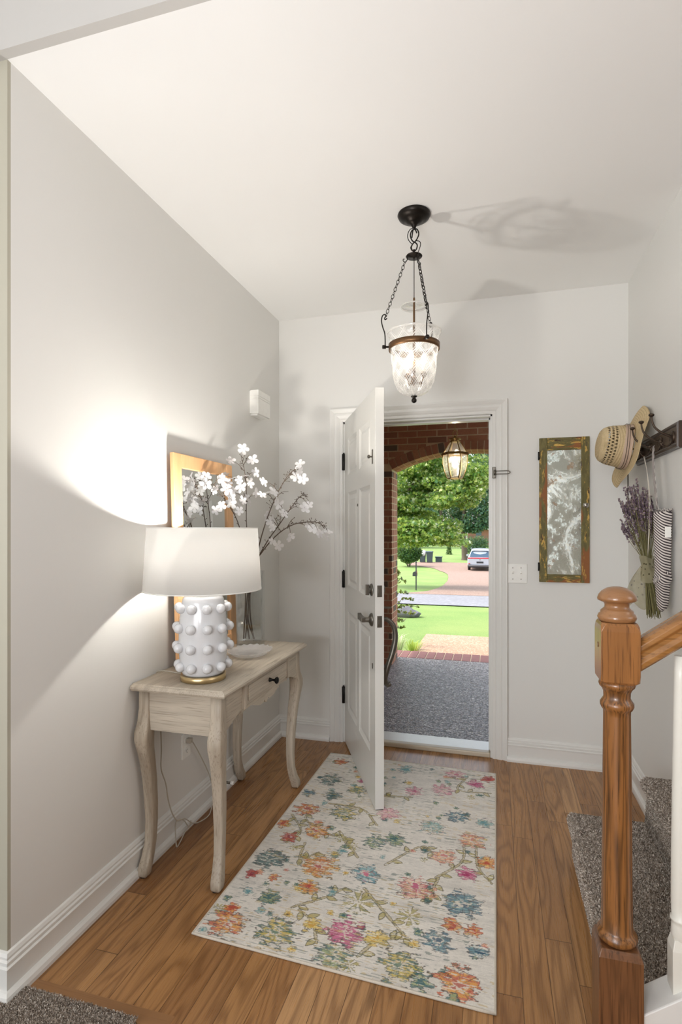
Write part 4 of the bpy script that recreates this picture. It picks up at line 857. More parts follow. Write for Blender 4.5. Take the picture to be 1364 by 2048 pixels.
# ================================================================== RUG (woven floral pattern as vertex colours)
def build_rug():
    FL = FLOWERS; VN = VINES
    W_, L_ = .985, 1.535; nx, ny = 420, 656
    xs = np.linspace(0, W_, nx); ys = np.linspace(0, L_, ny); X, Y = np.meshgrid(xs, ys)
    g = np.random.default_rng(21)
    def vn(sx, sy, oct_=1):
        out = np.zeros_like(X); amp = 1; tot = 0
        for o in range(oct_):
            gx, gy = max(2, int(W_ / sx * 2 ** o) + 2), max(2, int(L_ / sy * 2 ** o) + 2)
            G = g.random((gy + 1, gx + 1)); u = X / W_ * (gx - 1); v = Y / L_ * (gy - 1); i = u.astype(int); j = v.astype(int); fu = u - i; fv = v - j
            fu = fu * fu * (3 - 2 * fu); fv = fv * fv * (3 - 2 * fv)
            out += amp * ((G[j, i] * (1 - fu) + G[j, i + 1] * fu) * (1 - fv) + (G[j + 1, i] * (1 - fu) + G[j + 1, i + 1] * fu) * fv); tot += amp; amp *= .55
        return out / tot
    def C(r, g_, b): return np.array(srgb(r, g_, b))
    base = C(228, 223, 214)[None, None] * (0.90 + .16 * vn(.05, .05, 3))[..., None]
    streak = vn(.045, .0035, 2); streak2 = vn(.02, .003, 2); wob = (vn(.02, .02, 3) - .5); wob2 = (vn(.03, .006, 2) - .5)
    base *= (1 - .10 * (streak2 > .62))[..., None]
    base = base * (1 - .12 * np.clip(vn(.12, .02, 3) - .5, 0, 1) * 4)[..., None]
    col = base.copy()
    def blend(mask, c): 
        m = np.clip(mask, 0, 1)[..., None]; col[:] = col * (1 - m) + c[None, None] * m
    ol_c = C(84, 78, 60); vine_c = C(132, 124, 88)
    # vines with paired leaves
    leaf_spots = []
    for v in VN:
        P = [Vector((a, b, 0)) for a, b in v]; Q = catmull(P, 22)
        d = np.full_like(X, 9.)
        for k in range(len(Q) - 1):
            a, b = Q[k], Q[k + 1]; ab = b - a; l2 = max(ab.length_squared, 1e-9)
            t = np.clip(((X - a.x) * ab.x + (Y - a.y) * ab.y) / l2, 0, 1); dd = np.hypot(X - a.x - t * ab.x, Y - a.y - t * ab.y); d = np.minimum(d, dd)
            if k % 9 == 4: leaf_spots.append((a.x, a.y, math.atan2(ab.y, ab.x) + (1 if (k // 9) % 2 else -1) * 1.0))
        d += wob * .006
        blend((d < .0055) * (streak > .30) * .75, C(180, 166, 122)); blend(((d > .0035) & (d < .0062)) * (streak2 > .35) * .85, ol_c)
    for (lx, ly, a) in leaf_spots:
        u = (X - lx) * math.cos(a) + (Y - ly) * math.sin(a); v = -(X - lx) * math.sin(a) + (Y - ly) * math.cos(a)
        L = .045; t = np.clip(u / L, 0, 1); hw_ = .011 * np.sin(PI * t ** .8) + wob * .004
        ins = (u > 0) & (u < L) & (np.abs(v) < hw_)
        blend(ins * (streak > .36) * .8, C(178, 164, 96)); blend(((np.abs(np.abs(v) - hw_) < .0018) & (u > 0) & (u < L)) * .8, ol_c)
    pal = {'or': [(200, 92, 44), (226, 168, 86), (184, 78, 60)], 'rd': [(176, 48, 48), (200, 86, 66), (150, 44, 60)], 'og': [(214, 128, 56), (232, 194, 110), (196, 84, 60)],
           'yr': [(222, 180, 88), (206, 112, 52), (186, 58, 54)], 'ol': [(64, 104, 98), (214, 190, 98), (92, 124, 104)], 'tl': [(44, 84, 90), (96, 132, 128), (54, 96, 100)],
           'bl': [(40, 96, 120), (120, 158, 164), (44, 84, 110)], 'ts': [(62, 112, 112), (170, 178, 130), (66, 106, 108)], 'mg': [(186, 56, 116), (212, 120, 156), (170, 50, 100)],
           'mr': [(204, 120, 120), (226, 190, 160), (190, 44, 110)], 'pb': [(52, 128, 146), (150, 186, 190), (206, 84, 124)], 'pk': [(208, 130, 150), (228, 186, 190), (196, 92, 130)],
           'co': [(216, 136, 112), (232, 196, 150), (206, 108, 110)], 'pt': [(120, 170, 172), (190, 204, 196), (96, 150, 160)], 'lf': [(170, 160, 92), (208, 196, 128), (120, 130, 84)], 'yl': [(220, 190, 96), (230, 210, 140), (206, 160, 70)]}
    rr_ = random.Random(31)
    FL = [(rr_.uniform(.02, .96), rr_.uniform(.02, 1.5), rr_.uniform(.008, .016), rr_.choice(['lf', 'ts', 'yl', 'tl', 'co', 'ts', 'pt'])) for _ in range(110)] + FL
    for k, (fx, fy, r, kind) in enumerate(FL):
        r *= 1.42; sx = slice(max(0, int((fx - 2 * r) / W_ * nx)), min(nx, int((fx + 2 * r) / W_ * nx) + 1)); sy = slice(max(0, int((fy - 2 * r) / L_ * ny)), min(ny, int((fy + 2 * r) / L_ * ny) + 1))
        x = X[sy, sx] - fx; y = Y[sy, sx] - fy; th_ = np.arctan2(y, x) + k; rad = np.hypot(x, y) + wob[sy, sx] * r * .75 + wob2[sy, sx] * r * .8
        npet = [5, 6, 7, 8][k % 4] if r < .045 else [8, 9, 7][k % 3]
        edge = r * (.88 + .12 * np.cos(th_ * npet)); t = rad / edge
        c0, c1, c2 = [C(*c) for c in pal[kind]]; sub = col[sy, sx].copy(); st = streak[sy, sx]; st2 = streak2[sy, sx]
        def bl(mask, c):
            m = np.clip(mask.astype(float), 0, 1)[..., None]; sub[:] = sub * (1 - m) + c[None, None] * m
        if kind == 'lf':     # a fan of long leaves
            m = (t < 1) & (np.abs((th_ * 7 / (2 * PI)) % 1 - .5) < .30); bl(m * (st > .38) * .8, c0); bl(m * (np.abs((th_ * 7 / (2 * PI)) % 1 - .5) > .24) * .8, ol_c)
        else:
            bl((t < 1) * (st > .44) * .80, c0); bl((t < 1) * (st <= .44) * (st > .34) * .5, c1)
            ring = ((t > .34) & (t < .72)); bl(ring * (st2 > .44) * .75, c1); bl(ring * (st2 < .3) * .6, c2)
            bl((t < .34) * (st2 > .3) * .9, c2 if r < .05 else C(222, 214, 200))
            if r >= .045: bl((t < .14) * .8, c2)
            sep = (np.abs((th_ * npet / (2 * PI)) % 1 - .5) < .05) & (t < .95) & (t > .3); bl(sep * .55, C(92, 80, 66))
            bl(((t > .93) & (t < 1.05)) * (st2 > .42) * .8, C(88, 78, 70) if kind not in ('pk', 'pt', 'co') else C(150, 130, 130))
            bl(((np.abs(t - .72) < .035)) * (st2 > .5) * .6, C(110, 92, 76))
        col[sy, sx] = sub
    # scattered horizontal distress dashes
    dash = (vn(.03, .003, 1) > .80) & (vn(.2, .2, 2) > .47); blend(dash * .6, C(96, 112, 104))
    dash = (vn(.03, .003, 1) > .80) & (vn(.2, .2, 2) > .50); blend(dash * .55, C(196, 170, 106))
    wv = (0.94 + .12 * g.random(X.shape)); col *= wv[..., None]; col = np.clip(col, 0, 1)
    # grid mesh laid between the measured corners, tiny waves in the surface
    A_, B_, C_, D_ = [Vector(p) for p in ((-.975, 1.632, 0), (.005, 1.590, 0), (.012, 3.136, 0), (-.945, 3.156, 0))]
    u = xs / W_; v = ys / L_; U, V = np.meshgrid(u, v); P = np.zeros(X.shape + (3,))
    for ax in range(2): P[..., ax] = (A_[ax] * (1 - U) + B_[ax] * U) * (1 - V) + (D_[ax] * (1 - U) + C_[ax] * U) * V
    P[..., 2] = .008 + .0006 * np.sin(U * 9) * np.sin(V * 13)
    idx = np.arange(nx * ny).reshape(ny, nx)
    F = np.stack([idx[:-1, :-1], idx[:-1, 1:], idx[1:, 1:], idx[1:, :-1]], -1).reshape(-1, 4)
    me = bpy.data.meshes.new('area_rug'); me.vertices.add(nx * ny); me.vertices.foreach_set('co', P.reshape(-1).astype(np.float32))
    me.loops.add(F.size); me.loops.foreach_set('vertex_index', F.reshape(-1).astype(np.int32)); me.polygons.add(len(F)); me.polygons.foreach_set('loop_start', (np.arange(len(F)) * 4).astype(np.int32))
    me.polygons.foreach_set('use_smooth', np.ones(len(F), bool)); me.update(calc_edges=True); me.validate()
    at = me.color_attributes.new('weave', 'FLOAT_COLOR', 'POINT'); at.data.foreach_set('color', np.concatenate([col.reshape(-1, 3), np.ones((nx * ny, 1))], 1).reshape(-1).astype(np.float32))
    m, nt, b = new_mat('printed_chenille_weave'); q = NB(nt); a = q.n('ShaderNodeAttribute', attribute_name='weave'); nt.links.new(a.outputs['Color'], b.inputs['Base Color'])
    b.inputs['Roughness'].default_value = .85; b.inputs['Specular IOR Level'].default_value = .2; b.inputs['Sheen Weight'].default_value = .15
    q.put(b, 'Normal', q.bump(q.noise(q.mapping(q.coord(), (250, 480, 1)), 1, 2), .35, .002)); me.materials.append(m)
    rug = bpy.data.objects.new('area_rug', me); COL.objects.link(rug); tag(rug, 'faded floral area rug in cream, teal, orange and magenta on the oak floor', 'rug')
    bd = MB(); cs_ = [A_, B_, C_, D_]; pts = []
    for k in range(4):
        p, q_ = cs_[k], cs_[(k + 1) % 4]
        for j in range(24): pts.append(p.lerp(q_, j / 24) + Vector((0, 0, .0048)))
    bd.tube(pts, .0046, 8, closed=True); bd.obj('edge_binding', plain('cream_binding', srgb(206, 198, 184), .8, 0, .15, 300), rug, fix=False)
    MB().prism([(p.x, p.y) for p in cs_], .0008, .0066, 'XY').obj('rug_backing', plain('jute_backing', srgb(150, 138, 120), .9), rug)
build_rug()

# ================================================================== COAT RACK, HAT, LAVENDER, STRIPED BAG
M['walnut'] = wood('espresso_stained_board', srgb(30, 24, 20), srgb(62, 50, 42), srgb(84, 68, 56), 'Y', 1.5, .35, 10, ring=.4, pore=.3)
M['hookmetal'] = plain('antique_hook_metal', srgb(74, 62, 52), .42, .8, .2, 80)
rk = root('coat_rack', (XR, 2.78, 1.745), 'dark moulded wooden rack with cast hooks on the right wall', 'coat rack')
b = MB(); RY0, RY1 = 2.458, 3.125
prof = [(0, 0, 0), (.016, 0, 0), (.016, 0, .006), (.020, .004, .008), (.020, .004, .014), (.015, .008, .020), (.018, .012, .024), (.018, .012, .028)]
rs = []
for d, _, ins in [(0, 0, 0), (.012, 0, 0), (.014, 0, .004), (.020, 0, .006), (.020, 0, .013), (.015, 0, .017), (.018, 0, .022), (.018, 0, .026)]:
    rs.append([(XR - d, RY0 + ins, 1.692 + ins), (XR - d, RY1 - ins, 1.692 + ins), (XR - d, RY1 - ins, 1.800 - ins), (XR - d, RY0 + ins, 1.800 - ins)])
b.rings(rs, smooth=False).obj('rack_board', M['walnut'], rk)
for hy_ in (2.52, 2.68, 2.84, 3.0):
    h = MB().lathe([(.026, XR - .018), (.026, XR - .022), (.022, XR - .026), (.018, XR - .024), (.012, XR - .027), (.001, XR - .028)], (0, hy_, 1.742), 24, 'X')
    h.tube(catmull([(XR - .024, hy_, 1.745), (XR - .040, hy_, 1.752), (XR - .062, hy_, 1.765), (XR - .084, hy_, 1.786), (XR - .094, hy_, 1.812), (XR - .097, hy_, 1.832)], 5), [.0058 - .0026 * k / 25 for k in range(26)], 10)
    h.lathe([(.003, 1.829), (.010, 1.834), (.0115, 1.839), (.008, 1.843), (.001, 1.845)], (XR - .097, hy_, 0), 16)
    h.tube(catmull([(XR - .022, hy_, 1.735), (XR - .028, hy_, 1.716), (XR - .044, hy_, 1.705), (XR - .058, hy_, 1.712), (XR - .062, hy_, 1.724)], 5), .0042, 8)
    h.ball((XR - .062, hy_, 1.727), .0075, 10, 8)
    h.obj('coat_hook', M['hookmetal'], rk, fix=False)
# straw hat (axis along local Z)
def straw(name, holes=False, rings_=True):
    m, nt, b = new_mat(name); q = NB(nt); co = q.coord(); X, Y, Z = q.sep(co); an = q.math('ARCTAN2', Y, X); rad = q.math('SQRT', q.math('ADD', q.math('MULTIPLY', X, X), q.math('MULTIPLY', Y, Y)))
    s_ = q.math('ADD', rad, Z) if not rings_ else rad
    braid = q.math('SINE', q.math('ADD', q.math('MULTIPLY', an, 150), q.math('MULTIPLY', q.math('SINE', q.math('MULTIPLY', s_, 900)), 2.0)))
    row = q.math('SINE', q.math('MULTIPLY', s_, 620)); n = q.noise(co, 90, 3)
    c = q.mix(n, srgb(196, 172, 128), srgb(228, 208, 168)); c = q.mix(q.math('MULTIPLY', q.step(braid, .1, .9), .35), c, srgb(156, 130, 84)); c = q.mix(q.math('MULTIPLY', q.step(row, .55, .95), .45), c, srgb(142, 116, 76))
    q.put(b, 'Base Color', c); b.inputs['Roughness'].default_value = .75
    if holes:
        zr = q.math('MULTIPLY', q.math('SUBTRACT', Z, .070), 62); fz = q.math('FRACT', zr); fa2 = q.math('FRACT', q.math('ADD', q.math('MULTIPLY', an, 6.4), q.math('MULTIPLY', q.math('FLOOR', zr), .5)))
        dd = q.math('SQRT', q.math('ADD', q.math('POWER', q.math('MULTIPLY', q.math('SUBTRACT', fa2, .5), 1.0), 2), q.math('POWER', q.math('SUBTRACT', fz, .5), 2)))
        hole = q.math('LESS_THAN', dd, .34); band = q.math('MULTIPLY', q.math('GREATER_THAN', Z, .070), q.math('LESS_THAN', Z, .118)); hole = q.math('MULTIPLY', hole, band)
        q.put(b, 'Alpha', q.math('SUBTRACT', 1, hole))
    q.put(b, 'Normal', q.bump(q.math('ADD', braid, row), .5, .0015)); return m
M['straw_c'] = straw('straw_crown', True, False); M['straw_b'] = straw('straw_brim', False, True)
hat = root('straw_hat', (.648, 3.0, 1.772), 'natural straw sun hat with pale band hanging on the dark rack', 'hat')
axis = Vector((-.985, -.03, .14)).normalized(); hat.rotation_euler = axis.to_track_quat('Z', 'Y').to_euler()
cr = []
for r, z in ((.110, 0), (.110, .012), (.107, .035), (.103, .065), (.099, .092), (.093, .112), (.083, .127), (.068, .138), (.045, .144), (.02, .146), (.002, .1465)):
    cr.append([(r * 1.06 * math.cos(t) * (1 + .015 * math.sin(3 * t + z * 30)), r * .98 * math.sin(t), z + (.004 * math.cos(2 * t) if z < .12 else 0)) for t in [2 * PI * i / 60 for i in range(60)]])
cro = MB().rings(cr, cap=(False, False)).obj('crown', M['straw_c'], hat, local=True); cro.modifiers.new('solid', 'SOLIDIFY').thickness = .0015
br = []
up = Vector((0, 0, 1)); inv = axis.to_track_quat('Z', 'Y').to_matrix().inverted(); upl = inv @ up
ua = math.atan2(upl.y, upl.x)
for r in np.linspace(.108, .205, 12):
    k = (r - .108) / .097
    br.append([(r * math.cos(t) * 1.03, r * math.sin(t), -.030 * k * k * (math.cos(t - ua) > -2) * (1 if math.cos(t - ua) > 0 else 1) * (.3 + .9 * max(0, math.cos(t - ua))) + .035 * k * k * max(0, -math.cos(t - ua)) + .006 * k * math.sin(5 * t + 1)) for t in [2 * PI * i / 72 for i in range(72)]])
bro = MB().rings(br, cap=(False, False)).obj('brim', M['straw_b'], hat, local=True); bro.modifiers.new('solid', 'SOLIDIFY').thickness = .0018
M['hatband'] = plain('pale_pink_grosgrain', srgb(196, 172, 152), .8, 0, .1, 400)
hb = []
for r, z in ((.1125, .004), (.1115, .012), (.1105, .026), (.1085, .040)): hb.append([(r * 1.062 * math.cos(t), r * .985 * math.sin(t), z + .004 * math.cos(2 * t)) for t in [2 * PI * i / 60 for i in range(60)]])
hbo = MB().rings(hb, cap=(False, False)).obj('hat_band', M['hatband'], hat, local=True)
M['leather'] = plain('dark_leather_cord', srgb(58, 44, 36), .6)
cd_ = MB()
for z in (.020, .030): cd_.tube([(.114 * 1.062 * math.cos(t), .114 * .985 * math.sin(t), z + .004 * math.cos(2 * t) + .003 * math.sin(t * 2)) for t in [2 * PI * i / 60 for i in range(60)]], .0013, 5, closed=True)
cd_.obj('band_cord', M['leather'], hbo, local=True)
# chin cord of the hat hanging straight down
lc = MB().tube(catmull([(.672, 3.06, 1.70), (.676, 3.11, 1.705), (.680, 3.155, 1.695), (.681, 3.158, 1.62), (.681, 3.158, 1.50), (.681, 3.158, 1.44)], 5), .0028, 6).obj('hat_cord', M['leather'])
tag(lc, 'thin dark cord hanging down beside the left end of the rack', 'cord')
# lavender
M['stem'] = plain('dried_lavender_stem', srgb(118, 112, 72), .8, 0, .25, 120); M['lav'] = None
def lav_mat():
    m, nt, b = new_mat('dried_lavender'); q = NB(nt); g = q.n('ShaderNodeNewGeometry'); co = q.coord(); z = q.sep(co)[2]
    c = q.ramp(g.outputs['Random Per Island'], [(0, srgb(76, 60, 74)), (.4, srgb(108, 90, 104)), (.75, srgb(138, 120, 128)), (1, srgb(156, 142, 134))])
    q.put(b, 'Base Color', c); b.inputs['Roughness'].default_value = .9; return m
M['lav'] = lav_mat()
lavb = root('lavender_bunch', (.655, 2.675, 1.205), 'dried lavender bouquet tied with gauzy scarf hanging from the rack', 'dried flowers')
tie = Vector((.655, 2.675, 1.205)); low = Vector((.655, 2.585, .995)); top = Vector((.640, 2.80, 1.50)); rr = random.Random(4)
for k in range(72):
    a = rr.uniform(0, 2 * PI); q0 = math.sqrt(rr.random()); 
    out = q0 * (.088 if k % 9 else .15); tpos = top + Vector((math.cos(a) * out * .75, math.sin(a) * out, 0)) ; tpos.z = 1.395 + rr.uniform(0, .20) + (.02 if q0 < .5 else -.03)
    tpos.x = min(tpos.x, .71)
    tp = tie + Vector((math.cos(a), math.sin(a), 0)) * (.016 * q0); lw_ = low + Vector((math.cos(a + .5) * .028 * q0, math.sin(a + .5) * .034 * q0, rr.uniform(-.012, .03)))
    lw_.x = min(lw_.x, .70)
    mid = tp.lerp(tpos, .55) + Vector((0, 0, .01)) + (tp - tpos).cross(Vector((0, 0, 1))) * rr.uniform(-.06, .06)
    P = catmull([lw_, tp, mid, tpos], 6); b = MB().tube(P, [.0014 - .0006 * i / (len(P) - 1) for i in range(len(P))], 4); st_o = b.obj('lavender_stalk', M['stem'], lavb, fix=False)
    hd = MB(); n = len(P); L = rr.uniform(.09, .13); acc = 0; i = n - 1; pos = P[-1].copy(); d = (P[-1] - P[-2]).normalized(); s_ = 0
    while s_ < L:
        for w_ in range(rr.choice((2, 3, 4))):
            t = rr.uniform(0, 2 * PI); o1 = d.orthogonal().normalized(); o2 = d.cross(o1); c = pos - d * s_ + (o1 * math.cos(t) + o2 * math.sin(t)) * rr.uniform(.002, .0048)
            if s_ > .02:   # follow the stem below the straight tip
                jj = n - 1; rem = s_
                while jj > 0 and rem > (P[jj] - P[jj - 1]).length: rem -= (P[jj] - P[jj - 1]).length; jj -= 1
                base = P[jj] + (P[max(jj - 1, 0)] - P[jj]).normalized() * rem if jj > 0 else P[0]; c = base + (o1 * math.cos(t) + o2 * math.sin(t)) * rr.uniform(.002, .0048)
            hd.ball(tuple(c), rr.uniform(.0022, .0036), 5, 4, (1, 1, 1.5))
        s_ += rr.uniform(.0055, .011) * (1 if s_ < .07 else 1.7)
    hd.obj('flower_head', M['lav'], st_o, fix=False)
def scarf_mat():
    m = bpy.data.materials.new('sheer_olive_scarf'); m.use_nodes = True; nt = m.node_tree; nt.nodes.clear(); q = NB(nt); out = q.n('ShaderNodeOutputMaterial'); co = q.coord()
    v = q.voronoi(co, 55); dots = q.math('LESS_THAN', v, .22); n = q.noise(co, 30, 3); c = q.mix(n, srgb(168, 160, 128), srgb(198, 192, 162)); c = q.mix(dots, c, srgb(112, 104, 78))
    d = q.n('ShaderNodeBsdfDiffuse'); t = q.n('ShaderNodeBsdfTranslucent'); tr = q.n('ShaderNodeBsdfTransparent'); q.put(d, 0, c); q.put(t, 0, c)
    a = q.n('ShaderNodeMixShader'); a.inputs[0].default_value = .4; nt.links.new(d.outputs[0], a.inputs[1]); nt.links.new(t.outputs[0], a.inputs[2])
    e = q.n('ShaderNodeMixShader'); e.inputs[0].default_value = .28; nt.links.new(a.outputs[0], e.inputs[1]); nt.links.new(tr.outputs[0], e.inputs[2]); nt.links.new(e.outputs[0], out.inputs[0]); return m
M['scarf'] = scarf_mat()
rs = []
for i, (dz, r) in enumerate(((.035, .030), (.022, .027), (.008, .024), (-.006, .024), (-.022, .028), (-.045, .033), (-.066, .035))):
    c = tie + (low - tie) * max(0, -dz / .21) + Vector((0, (dz * .45 if dz > 0 else 0), 0)); rs.append([(min(c.x + r * math.cos(t) * (1 + .10 * math.sin(4 * t + i)), .722), c.y + r * math.sin(t) * (1 + .08 * math.sin(5 * t - i)), tie.z + dz + .008 * math.sin(t * 2 + i * .4)) for t in [2 * PI * k / 30 for k in range(30)]])
sc_o = MB().rings(rs, cap=(False, False)).obj('scarf_wrap', M['scarf'], lavb)
sheet = MB(); nu, nv = 18, 14; vs = []
for i in range(nu):
    u = i / (nu - 1)
    for j in range(nv):
        v = j / (nv - 1); wd = .028 + .062 * math.sin(min(1, u * 1.6) * PI / 2); q_ = (v - .12) * wd; fold = .010 * math.sin(v * 10 + u * 3) * (.3 + u)
        x = .648 - .96 * q_ - .25 * fold; y = 2.662 + .26 * q_ + .97 * fold + .02 * u; z = 1.222 - u * (.190 + .02 * math.sin(v * 7)) - .02 * v
        vs.append((x, y, z))
sheet.add(vs, [(i * nv + j, i * nv + j + 1, (i + 1) * nv + j + 1, (i + 1) * nv + j) for i in range(nu - 1) for j in range(nv - 1)], True); sheet.obj('scarf_tail', M['scarf'], lavb)
MB().tube(catmull([(.655, 2.675, 1.235), (.668, 2.70, 1.45), (.672, 2.745, 1.60), (XR - .046, 2.84, 1.708)], 6), .0012, 5).tube(catmull([(.655, 2.675, 1.235), (.672, 2.70, 1.45), (.680, 2.77, 1.60), (XR - .050, 2.84, 1.708)], 6), .0012, 5).obj('hanging_string', plain('white_twine', srgb(214, 206, 192), .8), lavb)
# striped roll
def stripe_mat(name, ang, freq):
    m, nt, b = new_mat(name); q = NB(nt); X, Y, Z = q.sep(q.coord()); e = q.math('ADD', q.math('MULTIPLY', Z, math.cos(ang)), q.math('MULTIPLY', q.math('SUBTRACT', X, Y), math.sin(ang) * .7))
    f = q.math('FRACT', q.math('MULTIPLY', e, freq)); s_ = q.math('LESS_THAN', f, .48)
    q.put(b, 'Base Color', q.mix(s_, srgb(222, 214, 208), srgb(58, 48, 54))); b.inputs['Roughness'].default_value = .8; return m
M['stripe'] = stripe_mat('ticking_stripe_diagonal', .62, 105); M['stripe_v'] = stripe_mat('ticking_stripe_lengthwise', PI / 2 - .05, 190)
bag = root('striped_bag', (.684, 2.565, 1.43), 'long narrow black and white striped fabric bag on rack strap', 'bag')
rs = []
zz = [(1.440, .034, .85), (1.432, .035, 1), (1.40, .034, 1), (1.33, .033, 1), (1.26, .031, 1), (1.20, .030, 1), (1.165, .0315, 1.04), (1.15, .034, 1.06), (1.135, .029, 1), (1.10, .026, 1), (1.06, .023, 1), (1.035, .021, .95), (1.028, .012, .8)]
for i, (z, r, k) in enumerate(zz): rs.append([(.686 + r * k * math.cos(t) * .98, 2.572 + r * k * 1.15 * math.sin(t) + .003 * math.sin(4 * t), z + .010 * math.sin(t + .8) * (1 if i > 4 else .3)) for t in [2 * PI * a / 32 for a in range(32)]])
MB().rings(rs).obj('bag_body', M['stripe'], bag)
fl = MB(); vs = []
for i in range(12):
    u = i / 11
    for j in range(5):
        v = j / 4; t = PI * (1.02 + .62 * u); r = .034 + .006 * math.sin(u * 6) ; vs.append((.686 + r * math.cos(t), 2.572 + r * 1.15 * math.sin(t), 1.13 + u * .045 + v * .018))
fl.add(vs, [(i * 5 + j, i * 5 + j + 1, (i + 1) * 5 + j + 1, (i + 1) * 5 + j) for i in range(11) for j in range(4)], True); fo = fl.obj('wrap_tie', M['stripe_v'], bag); fo.modifiers.new('solid', 'SOLIDIFY').thickness = .002
rf = MB()
for k in range(40):
    t = 2 * PI * k / 40; rf.tube([(.686 + .032 * math.cos(t), 2.572 + .037 * math.sin(t), 1.438), (.686 + .037 * math.cos(t + .1), 2.572 + .043 * math.sin(t + .1), 1.446 + .003 * (k % 3))], .0013, 4)
rf.obj('frayed_top_edge', M['stripe_v'], bag, fix=False)
for k, dy in ((0, -.002), (1, .014)):
    P = catmull([(.672 - .004 * k, 2.585 + dy * .3, 1.436), (.668, 2.60 + dy, 1.52), (.668, 2.635 + dy, 1.64), (.676, 2.668 + dy * .5, 1.722), (.684, 2.685, 1.732)], 6); s_ = MB()
    rs = []
    for p in P: rs.append([(p.x, p.y - .008, p.z), (p.x, p.y + .008, p.z), (p.x + .0014, p.y + .008, p.z), (p.x + .0014, p.y - .008, p.z)])
    s_.rings(rs, smooth=False).obj('strap', M['stripe_v'], bag)
MB().box((.684, 2.5295, 1.330), (.706, 2.5315, 1.375)).obj('sewn_tag', M['plastic'], bag)

# ================================================================== OUTDOORS
def gz(y):
    if y < 6.4: return -.16
    if y < 7.0: return -.16 - (y - 6.4) / .6 * .09
    if y < 43: return -.2 - .0503 * (y - 6)
    return -2.06
def brick_mat(name='clay_brick'):
    m, nt, b = new_mat(name); q = NB(nt); g = q.n('ShaderNodeNewGeometry'); r = g.outputs['Random Per Island']
    c = q.ramp(r, [(0, srgb(158, 110, 86)), (.3, srgb(178, 126, 98)), (.55, srgb(166, 116, 94)), (.8, srgb(188, 142, 112)), (.93, srgb(146, 102, 82)), (.95, srgb(104, 94, 82)), (1, srgb(98, 90, 82))])
    n = q.noise(q.coord(), 60, 4); c = q.mix(q.math('MULTIPLY', q.step(n, .4, .8), .35), c, srgb(140, 82, 64)); q.put(b, 'Base Color', c); b.inputs['Roughness'].default_value = .85
    q.put(b, 'Normal', q.bump(n, .5, .004)); return m
M['brick'] = brick_mat(); M['mortar'] = plain('sandy_mortar', srgb(206, 186, 158), .9, 0, .12, 60, .4)
BW, BH, MJ = .192, .0565, .012
cxA, sA = -.22, .81; z_sp, z_pk = 1.985, 2.165; RA = (sA ** 2 + (z_pk - z_sp) ** 2) / (2 * (z_pk - z_sp)); czA = z_pk - RA
def inside_arch(x, z, extra=0):
    if abs(x - cxA) < sA + (0 if z < z_sp else extra) and z < z_sp: return True
    return math.hypot(x - cxA, z - czA) < RA + extra and z >= z_sp - .05 and abs(x - cxA) < sA + extra * .9
def wall_bricks():
    b = MB(); ya, yb = 5.68, 6.02
    def clipbox(x0, x1, y0, y1, z0, z1):
        if x1 - x0 > .02: b.box((x0, y0, z0), (x1, y1, z1))
    z = -.08; row = 0
    while z < 2.62:
        x = -2.9 + (row % 2) * (BW + MJ) / 2
        while x < 2.6:
            x0, x1 = x, x + BW; segs = [(x0, x1)]; zc = z + BH / 2
            if zc < z_sp: lim = (cxA - sA, cxA + sA)
            else:
                d = (RA + .105) ** 2 - (max(zc + .01, z_sp) - czA) ** 2; lim = (cxA - math.sqrt(d), cxA + math.sqrt(d)) if d > 0 else None
                if lim: lim = (max(lim[0], cxA - sA - .1), min(lim[1], cxA + sA + .1))
            if lim:
                segs = []
                if x0 < lim[0]: segs.append((x0, min(x1, lim[0])))
                if x1 > lim[1]: segs.append((max(x0, lim[1]), x1))
            for s0, s1 in segs:
                clipbox(s0, s1, ya, ya + .095, z, z + BH); clipbox(s0, s1, yb - .095, yb, z, z + BH)
            x += BW + MJ
        if z + BH / 2 < z_sp:      # reveal faces of both piers
            for sx, xe in ((-1, cxA - sA), (1, cxA + sA)):
                x0, x1 = (xe - .095, xe + .0005) if sx < 0 else (xe - .0005, xe + .095)
                b.box((x0, ya + .105, z), (x1, yb - .105, z + BH))
        z += BH + MJ; row += 1
    # soldier arch: wedge bricks on edge, two rings front and back, plus the intrados
    a0 = math.acos((sA) / RA); n = 26; aS = PI / 2 + math.asin(sA / RA); aE = PI / 2 - math.asin(sA / RA)
    for k in range(n):
        t0 = aS + (aE - aS) * (k + .07) / n; t1 = aS + (aE - aS) * (k + .93) / n
        for (y0, y1) in ((ya - .003, ya + .16), (yb - .16, yb + .003)):
            r0, r1 = RA - .001, RA + .098; vs = []
            for y in (y0, y1):
                for r, t in ((r0, t0), (r0, t1), (r1, t1), (r1, t0)): vs.append((cxA + r * math.cos(t), y, czA + r * math.sin(t)))
            b.add(vs, [(0, 1, 2, 3), (7, 6, 5, 4), (0, 4, 5, 1), (1, 5, 6, 2), (2, 6, 7, 3), (3, 7, 4, 0)])
    return b
def wall_core():
    b = MB(); e = .003; arc = [(cxA + (RA + e) * math.cos(t), czA + (RA + e) * math.sin(t)) for t in [PI / 2 + math.asin(sA / RA) * (1 - 2 * k / 30) for k in range(31)]]
    top = 2.64; P = []
    for i in range(30):
        (x0, z0), (x1, z1) = arc[i], arc[i + 1]; b.prism([(x0, z0), (x1, z1), (x1, top), (x0, top)], 5.684, 6.016, 'XZ')
    b.prism([(-2.9, -.1), (cxA - sA - e, -.1), (cxA - sA - e, top), (-2.9, top)], 5.684, 6.016, 'XZ'); b.prism([(cxA + sA + e, -.1), (2.6, -.1), (2.6, top), (cxA + sA + e, top)], 5.684, 6.016, 'XZ'); return b
